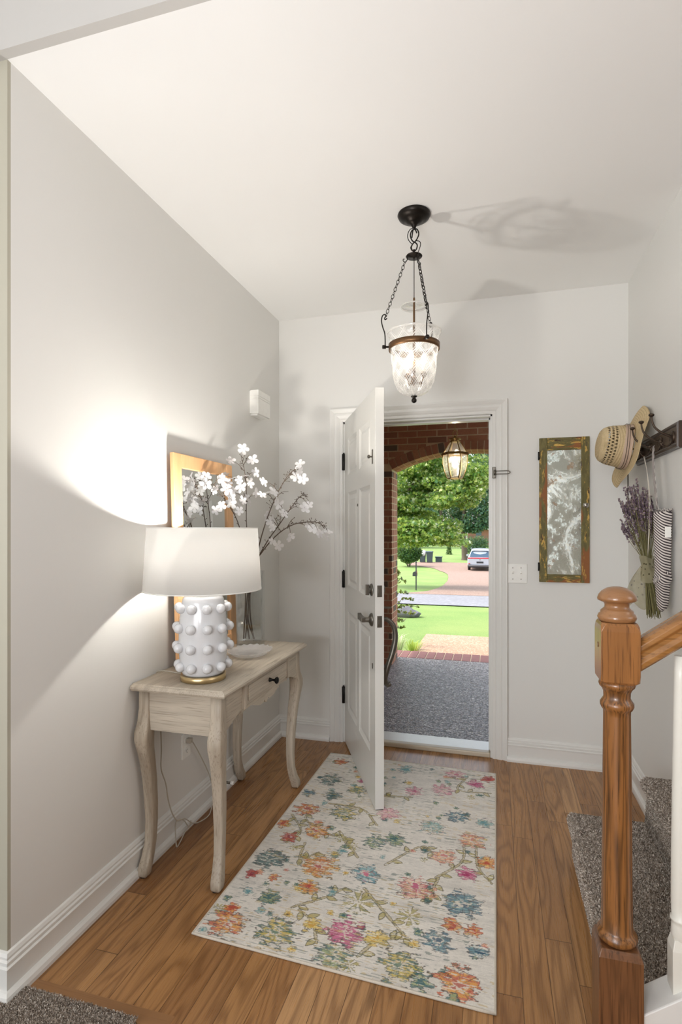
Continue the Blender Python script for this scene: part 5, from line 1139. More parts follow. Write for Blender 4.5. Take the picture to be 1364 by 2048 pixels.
aw = struct(wall_core().obj('wall_porch', M['mortar']), 'red brick porch wall with a segmental arch opening', 'brick wall'); wall_bricks().obj('brick_facing', M['brick'], aw, fix=False)
# unseen porch side wall and roof mass added to block sun, plus house front
M['brickflat'] = brick_mat('clay_brick_side')
def running(x, y0, y1, z1, face):
    b = MB(); z = -.08; r = 0
    while z < z1:
        y = y0 + (r % 2) * (BW + MJ) / 2
        while y < y1:
            if min(y + BW, y1) - y > .02: b.box((x, y, z), (x + face * .01 if face > 0 else x, min(y + BW, y1), z + BH)) if face > 0 else b.box((x - .01, y, z), (x, min(y + BW, y1), z + BH))
            y += BW + MJ
        z += BH + MJ; r += 1
    return b
sd = struct(MB().box((-2.2, D + .15, -.1), (-2.0, 5.68, 2.6)).obj('wall_porch_sun_block', M['mortar']), 'unseen brick side wall added to keep sun off the porch', 'brick wall'); running(-2.0, D + .16, 5.67, 2.6, 1).obj('brick_facing', M['brickflat'], sd, fix=False)
struct(MB().box((-2.2, D + .141, -.1), (OX0 - .09, D + .22, 2.6)).box((OX1 + .09, D + .141, -.1), (2.6, D + .22, 2.6)).box((OX0 - .09, D + .141, OZ + .08), (OX1 + .09, D + .22, 2.6)).obj('wall_facade', M['brick']), 'brick house front around the entrance seen from the porch', 'brick wall')
struct(MB().box((-2.9, D + .14, 2.6), (2.6, 6.42, 2.66)).obj('ceiling_porch', M['trim']), 'white painted porch ceiling', 'ceiling')
struct(MB().box((-2.9, D + .14, 2.66), (2.6, 6.44, 2.95)).box((-9, -5, 3.8), (6, 3.6, 4.2)).box((-9, 2.9, -.2), (-2.2, 3.6, 4.0)).obj('roof', plain('dark_shingle', srgb(92, 86, 80), .9)), 'unseen porch roof and side mass added to block the sun', 'roof')  # overhang and left mass are out of view, added to cast shade
def agg_mat(name, cols, scale, gloss=.4, depth=.003):
    m, nt, b = new_mat(name); q = NB(nt); co = q.coord(); r = q.sep(q.voronoi(co, scale, 'F1', 1))[0]; dd = q.voronoi(co, scale)
    c = q.ramp(r, cols); c = q.mix(q.math('MULTIPLY', q.step(dd, .35, .75), .8), c, cols[0][1]); big = q.noise(co, 2.5, 3); c = q.mix(q.math('MULTIPLY', q.step(big, .4, .7), .25), c, cols[0][1])
    q.put(b, 'Base Color', c); q.put(b, 'Roughness', q.math('MULTIPLY_ADD', dd, .5, gloss)); q.put(b, 'Normal', q.bump(q.math('SUBTRACT', 1, dd), .7, depth)); return m
M['porch'] = agg_mat('exposed_aggregate_dark', [(0, srgb(80, 74, 72)), (.25, srgb(122, 114, 112)), (.5, srgb(156, 146, 144)), (.75, srgb(192, 184, 180)), (.92, srgb(140, 118, 98)), (1, srgb(244, 240, 236))], 72, .22)
M['path'] = agg_mat('exposed_aggregate_tan', [(0, srgb(150, 118, 92)), (.3, srgb(176, 144, 116)), (.6, srgb(188, 158, 130)), (1, srgb(210, 184, 158))], 60, .6)
M['drive'] = agg_mat('exposed_aggregate_pink', [(0, srgb(132, 106, 92)), (.3, srgb(146, 121, 106)), (.6, srgb(156, 132, 117)), (1, srgb(170, 147, 132))], 30, .7)
M['asphalt'] = agg_mat('pale_street_paving', [(0, srgb(124, 123, 127)), (.5, srgb(136, 135, 139)), (1, srgb(148, 147, 151))], 12, .8)
struct(MB().box((-2.0, D + .22, -.25), (2.5, 6.05, -.08)).box((OX0 - .09, D + .141, -.25), (OX1 + .09, D + .22, -.08)).obj('porch_floor', M['porch']), 'dark pebbled aggregate porch floor outside the door', 'porch floor')
ed = MB(); x = -1.9
while x < 1.9: ed.box((x, 6.055, -.2), (x + .088, 6.385, -.078)); x += .098
es = struct(MB().box((-1.95, 6.05, -.25), (1.95, 6.39, -.084)).obj('porch_edge', M['mortar']), 'brick header course edging the porch floor', 'brick edging'); M['brick_edge'] = plain('shade_toned_brick', srgb(142, 98, 92), .85, 0, .2, 12); ed.obj('brick_facing', M['brick_edge'], es, fix=False, bev=.004)  # mauve tone puts the overhang's shade into the edging brick colour
def ground_strip(name, poly_fn, mat, lift, label, cat):
    """poly_fn: list of (y, x_left, x_right) rows draped on the terrain"""
    b = MB(); rows = poly_fn; vs = []
    for y, a, c in rows: vs += [(a, y, gz(y) + lift), (c, y, gz(y) + lift)]
    b.add(vs, [(2 * i, 2 * i + 1, 2 * i + 3, 2 * i + 2) for i in range(len(rows) - 1)], True); return struct(b.obj(name, mat, fix=False), label, cat)
def grass_mat():
    m, nt, b = new_mat('lawn_grass'); q = NB(nt); co = q.coord(); n = q.noise(co, 55, 4, .7); n2 = q.noise(co, .7, 3); n3 = q.noise(co, 6, 3)
    c = q.mix(q.step(n, .35, .65), srgb(94, 128, 56), srgb(138, 162, 84)); c = q.mix(q.math('MULTIPLY', q.step(n2, .4, .65), .5), c, srgb(148, 160, 90)); c = q.mix(q.math('MULTIPLY', q.step(n3, .5, .7), .3), c, srgb(124, 148, 76))
    q.put(b, 'Base Color', c); b.inputs['Roughness'].default_value = .9; q.put(b, 'Normal', q.bump(n, .8, .02)); return m
M['grass'] = grass_mat()
ys_ = [6.39, 6.6, 7.0, 8, 10, 13, 17, 22, 28, 35, 43, 55, 80, 120, 180]
gr = MB(); vs = []; xs_ = [-90, -40, -15, -6, -3, -1.2, .6, 3, 8, 20, 60]
for y in ys_:
    for x in xs_: vs.append((x, y, gz(y) - .01))
nX = len(xs_); gr.add(vs, [(i * nX + j, i * nX + j + 1, (i + 1) * nX + j + 1, (i + 1) * nX + j) for i in range(len(ys_) - 1) for j in range(nX - 1)], True)
struct(gr.obj('ground', M['grass'], fix=False), 'bright green lawn falling away from the house', 'lawn')
def rows(pts, step=.5):
    out = []
    for (y0, a0, c0), (y1, a1, c1) in zip(pts[:-1], pts[1:]):
        n = max(1, int((y1 - y0) / step))
        for k in range(n): t = k / n; out.append((y0 + (y1 - y0) * t, a0 + (a1 - a0) * t, c0 + (c1 - c0) * t))
    return out + [pts[-1]]
ground_strip('path', rows([(6.39, -1.03, .9), (7.0, -1.0, .9), (8.66, -1.02, .9), (8.68, -1.0, .88)]), M['path'], .02, 'tan pebbled path slab leading away from the porch', 'path')
ground_strip('road', rows([(13.9, -40, 30), (17.6, -40, 30)]), M['asphalt'], .015, 'pale grey street crossing beyond the front lawn', 'road')
ground_strip('driveway', rows([(17.5, -2.9, 9), (19.0, -2.2, 8), (21, -2.03, 7.4), (22.7, -2.0, 7), (27, -2.15, 6.5), (31.5, -2.46, 6.4), (36, -2.85, 6.4), (40.5, -3.45, 6.4), (43, -3.95, 6.4), (46, -4.8, 6.4), (48.5, -6.6, 6.4), (49.2, -7.6, 6.4), (53.0, -7.6, 5), (54, -7.0, -5.6)], 1.0), M['drive'], .02, 'pinkish pebbled driveway curving up to the parked car', 'driveway')

# lantern on the porch
lt = root('porch_lantern', (-.292, 4.40, 2.60), 'hexagonal brass lantern with lit candle bulb hanging under the porch', 'lantern')
LX_, LY_ = -.292, 4.40
M['abrass'] = plain('antique_brass', srgb(168, 140, 92), .34, 1.0)
def hexr(r, z, off=0): return [(LX_ + r * math.cos(PI / 3 * i + off), LY_ + r * math.sin(PI / 3 * i + off), z) for i in range(6)]
MB().lathe([(.05, 2.599), (.05, 2.59), (.02, 2.575), (.006, 2.565)], (LX_, LY_, 0), 24).obj('ceiling_rose', M['abrass'], lt)
loop_ = MB().tube([(LX_ + .020 * math.cos(t), LY_, 2.118 + .022 * math.sin(t)) for t in [2 * PI * i / 16 for i in range(16)]], .0035, 6, closed=True); loop_.obj('hanging_loop', M['abrass'], lt, fix=False)
p0, p1 = Vector((LX_, LY_, 2.57)), Vector((LX_, LY_, 2.136)); bch = MB()
for k in range(15):
    m_ = p0.lerp(p1, (k + .5) / 15); a = Vector((1, 0, 0)) if k % 2 else Vector((0, 1, 0)); bch.tube([m_ + Vector((0, 0, .019 * math.cos(u))) + a * (.007 * math.sin(u)) for u in [2 * PI * i / 12 for i in range(12)]], .0014, 5, closed=True)
bch.obj('chain', M['abrass'], lt, fix=False)
MB().lathe([(.006, 2.096), (.012, 2.09), (.018, 2.082), (.046, 2.076), (.048, 2.070), (.034, 2.066), (.034, 2.052), (.040, 2.048)], (LX_, LY_, 0), 24).obj('cap', M['abrass'], lt)
levels = [(.040, 2.048), (.092, 1.962)]; body = [(.094, 1.945), (.0985, 1.915), (.096, 1.875), (.084, 1.82), (.066, 1.775), (.058, 1.760)]
fr = MB()
for i in range(6):
    a = PI / 3 * i; P_ = lambda r, z: (LX_ + r * math.cos(a), LY_ + r * math.sin(a), z)
    fr.tube([P_(*levels[0]), P_(*levels[1])], .0042, 6); fr.tube([P_(*q_) for q_ in body], .0042, 6)
fr.rings([hexr(.094, 1.964), hexr(.102, 1.964), hexr(.108, 1.952), hexr(.100, 1.944), hexr(.094, 1.944)], closed=True, smooth=False).rings([hexr(.060, 1.762), hexr(.060, 1.755), hexr(.050, 1.755), hexr(.050, 1.762)], closed=True, smooth=False).rings([hexr(.042, 2.052), hexr(.042, 2.044), hexr(.034, 2.044), hexr(.034, 2.052)], closed=True, smooth=False)
fr.obj('lantern_frame', M['abrass'], lt, fix=False)
M['lglass'] = clear('lantern_glass', (.97, .96, .93), .10, .03, frost(.13))
MB().rings([hexr(r, z) for r, z in levels], cap=(False, False), smooth=False).obj('upper_glass', M['lglass'], lt); MB().rings([hexr(r, z) for r, z in body], cap=(False, False), smooth=False).obj('lower_glass', M['lglass'], lt)
MB().lathe([(.030, 1.765), (.030, 1.775), (.018, 1.779), (.014, 1.78), (.014, 1.84), (.012, 1.842)], (LX_, LY_, 0), 16).obj('candle_sleeve', M['candle'], lt)
MB().lathe([(.010, 1.842), (.020, 1.862), (.022, 1.885), (.014, 1.915), (.002, 1.935)], (LX_, LY_, 0), 16).obj('bulb', emit('lantern_bulb_glow', (1, .88, .66), 45), lt)

# ---------------------------------------------------------------- plants and trees
def leaf_mat(name, cols, trans=.45, gloss=.35):
    m = bpy.data.materials.new(name); m.use_nodes = True; nt = m.node_tree; nt.nodes.clear(); q = NB(nt); out = q.n('ShaderNodeOutputMaterial'); g = q.n('ShaderNodeNewGeometry')
    c = q.ramp(g.outputs['Random Per Island'], [(k / (len(cols) - 1), srgb(*c_)) for k, c_ in enumerate(cols)])
    p = q.n('ShaderNodeBsdfPrincipled'); q.put(p, 'Base Color', c); p.inputs['Roughness'].default_value = gloss
    t = q.n('ShaderNodeBsdfTranslucent'); q.put(t, 0, q.mix(.4, c, srgb(206, 218, 110))); mx = q.n('ShaderNodeMixShader'); mx.inputs[0].default_value = trans
    nt.links.new(p.outputs[0], mx.inputs[1]); nt.links.new(t.outputs[0], mx.inputs[2]); nt.links.new(mx.outputs[0], out.inputs[0]); return m
M['maple'] = leaf_mat('maple_leaf', [(46, 92, 52), (92, 138, 66), (138, 170, 78), (84, 134, 84), (176, 196, 92), (120, 158, 84), (206, 214, 112), (244, 246, 226)], .5, .26)  # near-white and darkest stops paint sun glints and shadow into the leaves
M['darkleaf'] = leaf_mat('bluegreen_leaf', [(36, 70, 62), (62, 104, 86), (48, 88, 72), (104, 142, 110)], .3, .35)
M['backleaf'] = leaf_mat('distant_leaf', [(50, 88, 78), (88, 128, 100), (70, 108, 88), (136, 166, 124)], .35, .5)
M['shrubleaf'] = leaf_mat('boxwood_leaf', [(36, 72, 34), (52, 92, 42), (44, 80, 40), (80, 118, 52)], .25, .4)
M['trunk'] = plain('grey_brown_bark', srgb(92, 80, 68), .9, 0, .3, 12, .6)
LEAF5 = [(0, -.15), (.32, -.38), (.30, -.02), (.62, .12), (.26, .26), (0, .72), (-.26, .26), (-.62, .12), (-.30, -.02), (-.32, -.38)]
LEAF1 = [(0, -.5), (.28, -.1), (.22, .25), (0, .55), (-.22, .25), (-.28, -.1)]
def foliage(name, clusters, size, mat, parent, seed, shape=LEAF1, droop=.5, shell=.55):
    """clusters: (cx, cy, cz, rx, ry, rz, n) in world units; every leaf its own little bent polygon"""
    g = np.random.default_rng(seed); P = []
    for cx, cy, cz, rx, ry, rz, n in clusters:
        d = g.normal(size=(n, 3)); d /= np.linalg.norm(d, axis=1)[:, None]; r = (shell + (1 - shell) * g.random(n)) ** .8 * (1 + .16 * np.sin(d[:, 0] * 5 + cx) * np.sin(d[:, 2] * 6 + cz)); P.append(np.array([cx, cy, cz]) + d * r[:, None] * [rx, ry, rz])
    P = np.concatenate(P); n = len(P); k = len(shape); S = size * g.uniform(.6, 1.25, n)
    nr = g.normal(size=(n, 3)) * [1, 1, .8]; nr[:, 2] += .9; nr /= np.linalg.norm(nr, axis=1)[:, None]
    t = g.normal(size=(n, 3)); t[:, 2] -= droop * 2; t -= nr * (t * nr).sum(1)[:, None]; t /= np.linalg.norm(t, axis=1)[:, None]; s_ = np.cross(nr, t)
    sh = np.array(shape); V = P[:, None] + (s_[:, None] * sh[None, :, :1] + t[:, None] * sh[None, :, 1:]) * S[:, None, None] - nr[:, None] * (np.abs(sh[None, :, :1]) * .35 * S[:, None, None])
    off = Vector((0, 0, 0)); p = parent
    while p is not None: off += p.location; p = p.parent
    V = V - np.array(off)
    me = bpy.data.meshes.new(name); me.vertices.add(n * k); me.vertices.foreach_set('co', V.reshape(-1).astype(np.float32)); me.loops.add(n * k); me.loops.foreach_set('vertex_index', np.arange(n * k, dtype=np.int32)); me.polygons.add(n); me.polygons.foreach_set('loop_start', (np.arange(n) * k).astype(np.int32)); me.update(calc_edges=True)
    me.materials.append(mat); o = bpy.data.objects.new(name, me); COL.objects.link(o); o.parent = parent; return o
def tree(name, label, cat, base, trunk_pts, r0, clusters, size, mat, seed, shape=LEAF1, branches=(), group=None, droop=.5):
    t = root(name, base, label, cat, group); b = MB(); P = catmull(trunk_pts, 6); n = len(P)
    b.tube(P, [r0 * (1.25 if i == 0 else 1) * (1 - .6 * i / (n - 1)) for i in range(n)], 10)
    for br_, r in branches:
        q_ = catmull(br_, 6); b.tube(q_, [r * (1 - .75 * i / (len(q_) - 1)) for i in range(len(q_))], 6)
    b.obj('trunk', M['trunk'], t, fix=False); foliage('foliage', clusters, size, mat, t, seed, shape, droop); return t
# maple: layered sprays on limbs reaching right from a trunk left of the arch
g = random.Random(8); cl = []
my = 21.5; gz_m = gz(my)
br_list = [([(-5.6, my, .6), (-4.6, my, 1.2), (-3.4, my, 2.6), (-2.5, my - .3, 4.0), (-2.1, my - .3, 5.2)], .075), ([(-5.6, my, .4), (-4.6, my - .2, 1.0), (-3.6, my - .3, 1.3), (-2.6, my - .3, 1.2), (-1.5, my - .2, 1.15)], .07),
           ([(-5.5, my, 1.6), (-3.9, my + .4, 2.2), (-2.4, my + .4, 2.8), (-1.2, my + .3, 3.2), (-.3, my, 3.3)], .07), ([(-2.8, my - .2, 2.2), (-2.0, my - .5, 2.5), (-1.0, my - .5, 2.6)], .03), ([(-5.6, my, 2.6), (-4.6, my, 4.0), (-3.5, my, 5.2), (-2.2, my, 6.2), (-.5, my, 6.8)], .08)]
for (P_, r) in br_list:
    Q = catmull(P_, 8)
    for p in Q[8:]:
        for k in range(3): cl.append((p.x + g.uniform(-.45, .45), p.y + g.uniform(-.9, .9), p.z + g.uniform(-.35, .3), g.uniform(.35, .7), g.uniform(.35, .7), g.uniform(.10, .22), 110))
for k in range(60):
    z = g.uniform(.7, 4.9); xr = -.55 if z > 2 else -1.35; cl.append((g.uniform(-4.4, xr), my + g.uniform(-1.2, 1.4), z, g.uniform(.4, .8), g.uniform(.4, .8), g.uniform(.12, .28), 150))
tree('maple_tree', 'large yellow green maple spreading over the far lawn behind lantern', 'tree', (-5.7, my, gz_m), [(-5.7, my, gz_m), (-5.68, my, .6), (-5.6, my, 2.2), (-5.5, my, 5)], .16, cl, .13, M['maple'], 2, LEAF5, br_list, droop=.6)
# dark tree by the driveway
g = random.Random(3); cl = [(g.gauss(-2.4, 1.7), 58.5 + g.uniform(-1.8, 1.8), g.uniform(2.0, 9.5), g.uniform(.8, 1.4), g.uniform(.8, 1.4), g.uniform(.5, .9), 230) for k in range(55)] + [(-4.2 + k * .45, 58 + (k % 3) * .4, 1.5 + .3 * math.sin(k), .8, .8, .55, 200) for k in range(9)]
tree('shade_tree', 'dark blue green shade tree with straight trunk beside the parked car', 'tree', (-2.95, 58.6, -2.06), [(-2.85, 58.6, -2.1), (-2.95, 58.6, -.5), (-3.05, 58.6, 1.2), (-2.8, 58.6, 5)], .36, cl, .30, M['darkleaf'], 5, branches=[([(-3.0, 58.6, .9), (-3.8, 58.4, 2.0), (-4.6, 58.2, 3.0)], .12), ([(-3.0, 58.6, 1.0), (-2.2, 58.4, 2.2), (-1.2, 58.2, 3.2)], .12)])
# far row of trees
g = random.Random(12)
for k, (tx, ty, h, rx, lab) in enumerate(((-13.5, 92, 15, 5.0, 'far green tree at the left edge of the arch view'), (-9.6, 104, 17, 5.2, 'tall far tree behind the maple sprays, left of centre'), (-4.2, 131, 21, 5.4, 'far pale green tree rising behind the dark shade tree'), (.2, 131, 24, 5.2, 'far tree above the parked car with sky beside its crown'), (5.4, 130, 20, 5.4, 'far tree at the right edge of the arch view'), (13.5, 106, 17, 6, 'far tree right of the driveway'))):
    cl = []
    for j in range(46):
        zc = g.uniform(.6, h - 3); f = math.sin(PI * min(.92, (zc + 2) / h + .12)) ** .7; cl.append((tx + g.uniform(-1, 1) * rx * f * .8, ty + g.uniform(-1, 1) * rx * f * .6, zc, g.uniform(1.0, 1.9), g.uniform(1.0, 1.9), g.uniform(.7, 1.3), 170))
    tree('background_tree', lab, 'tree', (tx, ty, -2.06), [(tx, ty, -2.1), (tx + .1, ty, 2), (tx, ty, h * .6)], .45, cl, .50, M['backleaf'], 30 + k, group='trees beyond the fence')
def shrub(name, label, c, r, h, n, size, mat, seed, cone=False, stems=5):
    t = root(name, (c[0], c[1], c[2]), label, 'shrub'); b = MB(); g = random.Random(seed)
    for k in range(stems): a = 2 * PI * k / stems; b.tube([(c[0] + .08 * r * math.cos(a), c[1] + .08 * r * math.sin(a), c[2] - .02), (c[0] + .45 * r * math.cos(a), c[1] + .45 * r * math.sin(a), c[2] + h * .55)], .03 * r, 5)
    b.obj('stems', M['trunk'], t, fix=False)
    if cone: cl = [(c[0], c[1], c[2] + h * (f + .05), r * (1 - f) ** .7, r * (1 - f) ** .7, h * .12, int(n / 7)) for f in (0, .12, .25, .4, .55, .7, .85)]
    else: cl = [(c[0] + r * .45 * math.cos(k), c[1] + r * .45 * math.sin(k), c[2] + h * (.6 + .12 * math.sin(k * 2.3)), r * .62, r * .62, h * .36, n // 8) for k in range(8)]
    foliage('foliage', cl, size, mat, t, seed, LEAF1, 0, .5); return t
shrub('round_shrub', 'large dark rounded shrub at the far edge of the driveway', (-7.15, 47.6, -2.06), 1.12, 1.95, 13000, .13, M['shrubleaf'], 61)
shrub('cone_shrub', 'small dark cone shaped evergreen on the far lawn', (-5.4, 70.1, -2.06), .42, 1.85, 1600, .12, M['shrubleaf'], 62, True, 2)
shrub('low_shrub', 'light green bush at the foot of the dark shade tree', (-2.0, 60.6, -2.06), 1.5, 2.4, 2600, .20, M['backleaf'], 63)
# leafy twigs rising beside the brick pier
M['twigleaf'] = leaf_mat('dark_twig_leaf', [(58, 74, 40), (84, 100, 52), (110, 124, 64)], .3, .4)
def pier_shrub():
    t = root('leafy_shrub', (-1.42, 7.55, gz(7.55)), 'thin leafy shrub leaning out from behind the brick pier', 'shrub'); g = random.Random(6); b = MB(); lf = []
    z0_ = gz(7.55)
    for tip in ((-1.14, 7.5, .46), (-1.08, 7.6, .36), (-1.0, 7.5, .28), (-1.18, 7.4, .10), (-1.2, 7.6, -.02), (-1.05, 7.45, .20), (-1.30, 7.6, .62), (-1.32, 7.5, .25), (-1.16, 7.5, .62), (-1.25, 7.5, .72)):
        P = catmull([(-1.42, 7.55, z0_), (-1.40 + g.uniform(-.02, .05), 7.55, z0_ + .3 + g.uniform(-.1, .2)), ((tip[0] - 1.40) / 2, (tip[1] + 7.55) / 2, tip[2] + .0), tip], 6); b.tube(P, [.005 * (1 - .7 * i / (len(P) - 1)) for i in range(len(P))], 4)
        for p in P[6:]:
            lf.append((p.x, p.y, p.z, .025, .025, .02, 2))
    b.obj('stems', M['trunk'], t, fix=False); foliage('foliage', lf, .062, M['twigleaf'], t, 9, LEAF1, .2, .2); return t
pier_shrub()
def grass_clump(cx, cy, label, seed, n=170, h=.26, cols=((206, 214, 186), (232, 234, 214), (150, 176, 104))):
    z0_ = gz(cy); g = np.random.default_rng(seed); b = MB()
    for k in range(n):
        a = g.uniform(0, 2 * PI); r = g.uniform(.02, .22); hh = h * g.uniform(.5, 1.1); w_ = .0045; bx_, by_ = cx + math.cos(a) * r * .35, cy + math.sin(a) * r * .35; ex, ey = cx + math.cos(a) * r, cy + math.sin(a) * r
        px_, py_ = -math.sin(a) * w_, math.cos(a) * w_; mx_, my_ = (bx_ + ex) / 2, (by_ + ey) / 2
        b.add([(bx_ - px_, by_ - py_, z0_), (bx_ + px_, by_ + py_, z0_), (mx_ + px_, my_ + py_, z0_ + hh * .8), (mx_ - px_, my_ - py_, z0_ + hh * .8), (ex, ey, z0_ + hh * .85)], [(0, 1, 2, 3), (3, 2, 4)])
    o = b.obj('ornamental_grass', leaf_mat('variegated_blade_%d' % seed, list(cols), .4, .4), fix=False); tag(o, label, 'grass clump'); return o
grass_clump(-1.22, 6.95, 'white variegated grass clump against the brick pier foot', 71)
grass_clump(-1.02, 7.15, 'smaller yellow green grass clump beside the tan path', 72, 90, .16, ((170, 196, 90), (200, 214, 110), (140, 176, 70)))
# rock
rk_ = MB(); rk_.ball((-1.78, 11.2, gz(11.2) + .05), .34, 22, 14, (1.0, .7, .42))
rk_.v = [(x + .07 * mnoise.noise(Vector((x * 6, y * 6, z * 6))), y + .05 * mnoise.noise(Vector((x * 7 + 9, y * 7, z * 7))), z + .07 * mnoise.noise(Vector((x * 8, y * 8 + 5, z * 8)))) for x, y, z in rk_.v]
M['stone'] = plain('grey_fieldstone', srgb(104, 102, 106), .85, 0, .5, 14, .8)
tag(rk_.obj('boulder', M['stone'], fix=False), 'grey boulder lying on the front lawn beyond the pier', 'rock')
# mailbox
mbx = root('mailbox', (-2.68, 19.65, gz(19.65)), 'black mailbox on a slim post at the street edge', 'mailbox'); mz = gz(19.65)
M['mbox'] = plain('dark_mailbox_paint', srgb(58, 58, 58), .5)
MB().box((-2.70, 19.63, mz - .02), (-2.66, 19.67, mz + .98)).lathe([(.02, mz + .98), (.038, mz + 1.0), (.001, mz + 1.05)], (-2.68, 19.65, 0), 10).obj('post', M['mbox'], mbx)
pr_ = [(-2.80 , mz + .72), (-2.62, mz + .72), (-2.62, mz + .85)] + [(-2.71 + .09 * math.cos(t), mz + .85 + .09 * math.sin(t)) for t in [PI * k / 8 for k in range(1, 8)]] + [(-2.80, mz + .85)]
MB().prism([((a + 2.71) * .8 - 2.70, (b_ - mz) * .72 + mz) for a, b_ in pr_], 19.40, 19.61, 'XZ').obj('box', M['mbox'], mbx); MB().box((-2.625, 19.44, mz + .60), (-2.620, 19.50, mz + .72)).obj('flag', plain('red_flag', srgb(170, 50, 44), .5), mbx)
# bins
M['bin'] = plain('dark_green_plastic', srgb(62, 76, 78), .5); M['cloth'] = plain('white_paper', srgb(222, 222, 226), .8)
for k, (bx_, by_, lab) in enumerate(((-6.65, 53.4, 'wheeled rubbish bin with white bag on its lid'), (-5.95, 53.2, 'wheeled rubbish bin right of the white bagged one'))):
    t = root('wheeled_bin', (bx_, by_, -2.06), lab, 'rubbish bin', 'rubbish bins at the driveway end')
    MB().rings([[(bx_ + a * h, by_ + b_ * h, z) for a, b_ in ((-1, -1), (1, -1), (1, 1), (-1, 1))] for h, z in ((.24, -2.0), (.31, -1.05))], smooth=False).obj('bin_body', M['bin'], t, bev=.02)
    MB().prism([(by_ - .36, -1.05), (by_ + .34, -1.05), (by_ + .34, -.98), (by_ - .1, -.92), (by_ - .36, -1.0)], bx_ - .33, bx_ + .33, 'YZ').obj('bin_lid', M['bin'], t, bev=.01)
    for sx in (-1, 1): MB().lathe([(.02, bx_ + sx * .22 - .02), (.13, bx_ + sx * .22 - .02), (.13, bx_ + sx * .22 + .02), (.02, bx_ + sx * .22 + .02)], (0, by_ + .26, -1.93), 14, 'X').obj('wheel', M['sweep'], t)
    if k == 0:
        bb = MB(); bb.ball((bx_ + .15, by_ - .30, -1.10), .22, 12, 8, (1, .5, 1.3)); bb.v = [(x + .05 * mnoise.noise(Vector((x * 8, y * 8, z * 8))), y, z + .04 * mnoise.noise(Vector((x * 9, 3, z * 9)))) for x, y, z in bb.v]; tag(bb.obj('paper_bag', M['cloth'], fix=False), 'white bag draped over the left rubbish bin', 'bag')
ub = root('utility_box', (-5.2, 54.6, -2.06), 'low dark box on the lawn right of the bins', 'box'); MB().box((-5.5, 54.3, -2.06), (-4.9, 54.9, -1.60)).obj('box_body', M['bin'], ub, bev=.03); MB().box((-5.55, 54.25, -1.60), (-4.85, 54.95, -1.52)).obj('box_lid', M['bin'], ub, bev=.02)
# iron fence and wooden fence
ifn = root('iron_fence', (-4, 97, -2.06), 'thin black iron picket fence crossing the far lawn', 'fence'); M['ironf'] = plain('black_iron', srgb(40, 42, 40), .5)
b = MB()
for z in (-1.75, -.75): b.box((-16, 96.98, z - .02), (8, 97.02, z + .02))
b.obj('rail', M['ironf'], ifn); b = MB(); x = -16
while x < 8: b.box((x, 96.985, -2.06), (x + .03, 97.015, -.62)); x += .35
b.obj('picket', M['ironf'], ifn)['kind'] = 'stuff'
for x in np.arange(-16, 8.1, 2.4): MB().box((x - .05, 96.95, -2.06), (x + .05, 97.05, -.5)).obj('fence_post', M['ironf'], ifn)
wf = root('wooden_fence', (-2, 99, -2.06), 'brown wooden privacy fence behind the black iron fence', 'fence'); M['fencew'] = plain('weathered_fence_board', srgb(122, 94, 78), .85, 0, .25, 5)
b = MB(); x = -4.4; g = random.Random(1)
while x < 9: b.box((x, 99, -2.06), (x + .17, 99.03, -.05 + g.uniform(-.02, .02))); x += .18
b.obj('fence_boards', M['fencew'], wf)
hs_ = root('house', (2, 116, -2.06), 'brick house with white eaves glimpsed behind the wooden fence', 'house')
MB().box((-5, 114, -2.06), (9, 122, 1.0)).obj('wall', plain('far_brick', srgb(150, 104, 88), .9, 0, .2, 4), hs_); MB().box((-5.4, 113.5, .95), (9.4, 122.5, 1.25)).obj('eaves', M['trim'], hs_); MB().prism([(113.4, 1.25), (122.6, 1.25), (118, 4.2)], -5.4, 9.4, 'YZ').obj('roof', plain('far_shingle', srgb(110, 104, 102), .9), hs_)
for xx in (-3.4, -.2, 4): MB().box((xx, 113.95, -1.0), (xx + 1.1, 114.01, .5)).obj('window', plain('far_window_glass', srgb(90, 104, 116), .2), hs_)
# utility pole with its wire
up_ = root('utility_pole', (9, 30, gz(30)), 'utility pole whose thin pale wire crosses the trees right of lantern', 'utility pole')
MB().lathe([(.15, gz(30) - .05), (.11, 7.0)], (9, 30, 0), 12).obj('pole', M['trunk'], up_)
MB().tube(catmull([(9, 30, 6.6), (4, 30, 4.9), (.6, 30, 4.52), (-1.0, 30, 4.6), (-6, 30.5, 6.2), (-12, 31, 8.6)], 6), .012, 5).obj('wire', plain('cable_white', srgb(210, 210, 210), .5), up_)

# ---------------------------------------------------------------- parked car
cxc, y0c, zg = -1.0, 44.0, -2.06
car = root('parked_car', (cxc, y0c, zg), 'silver sport utility car parked on the pink driveway, rear facing', 'car')
def carpaint():
    m, nt, b = new_mat('silver_car_paint'); b.inputs['Base Color'].default_value = (*srgb(186, 194, 206), 1); b.inputs['Metallic'].default_value = .35; b.inputs['Roughness'].default_value = .3; b.inputs['Coat Weight'].default_value = .6; return m
M['car'] = carpaint(); M['carglass'] = plain('tinted_car_glass', srgb(70, 92, 112), .08); M['tail'] = plain('red_tail_light', srgb(180, 40, 50), .2); M['tyre'] = plain('black_tyre', srgb(30, 30, 32), .85); M['rim'] = plain('alloy_rim', srgb(170, 172, 176), .3, .9); M['cartrim'] = plain('dark_car_trim', srgb(44, 46, 50), .5)
def sec(y, hw_, zb_, zs, zr, wr):
    """closed body section: sill, shoulder, roof"""
    pts = [(-hw_ * .92, zb_), (-hw_, zb_ + .18), (-hw_, zs - .12), (-hw_ * .97, zs), (-wr - .02, zr - .16), (-wr * .93, zr - .03), (-wr * .6, zr), (0, zr + .012)]
    pts += [(-a, b_) for a, b_ in reversed(pts[:-1])]
    return [(cxc + a, y, zg + b_) for a, b_ in pts]
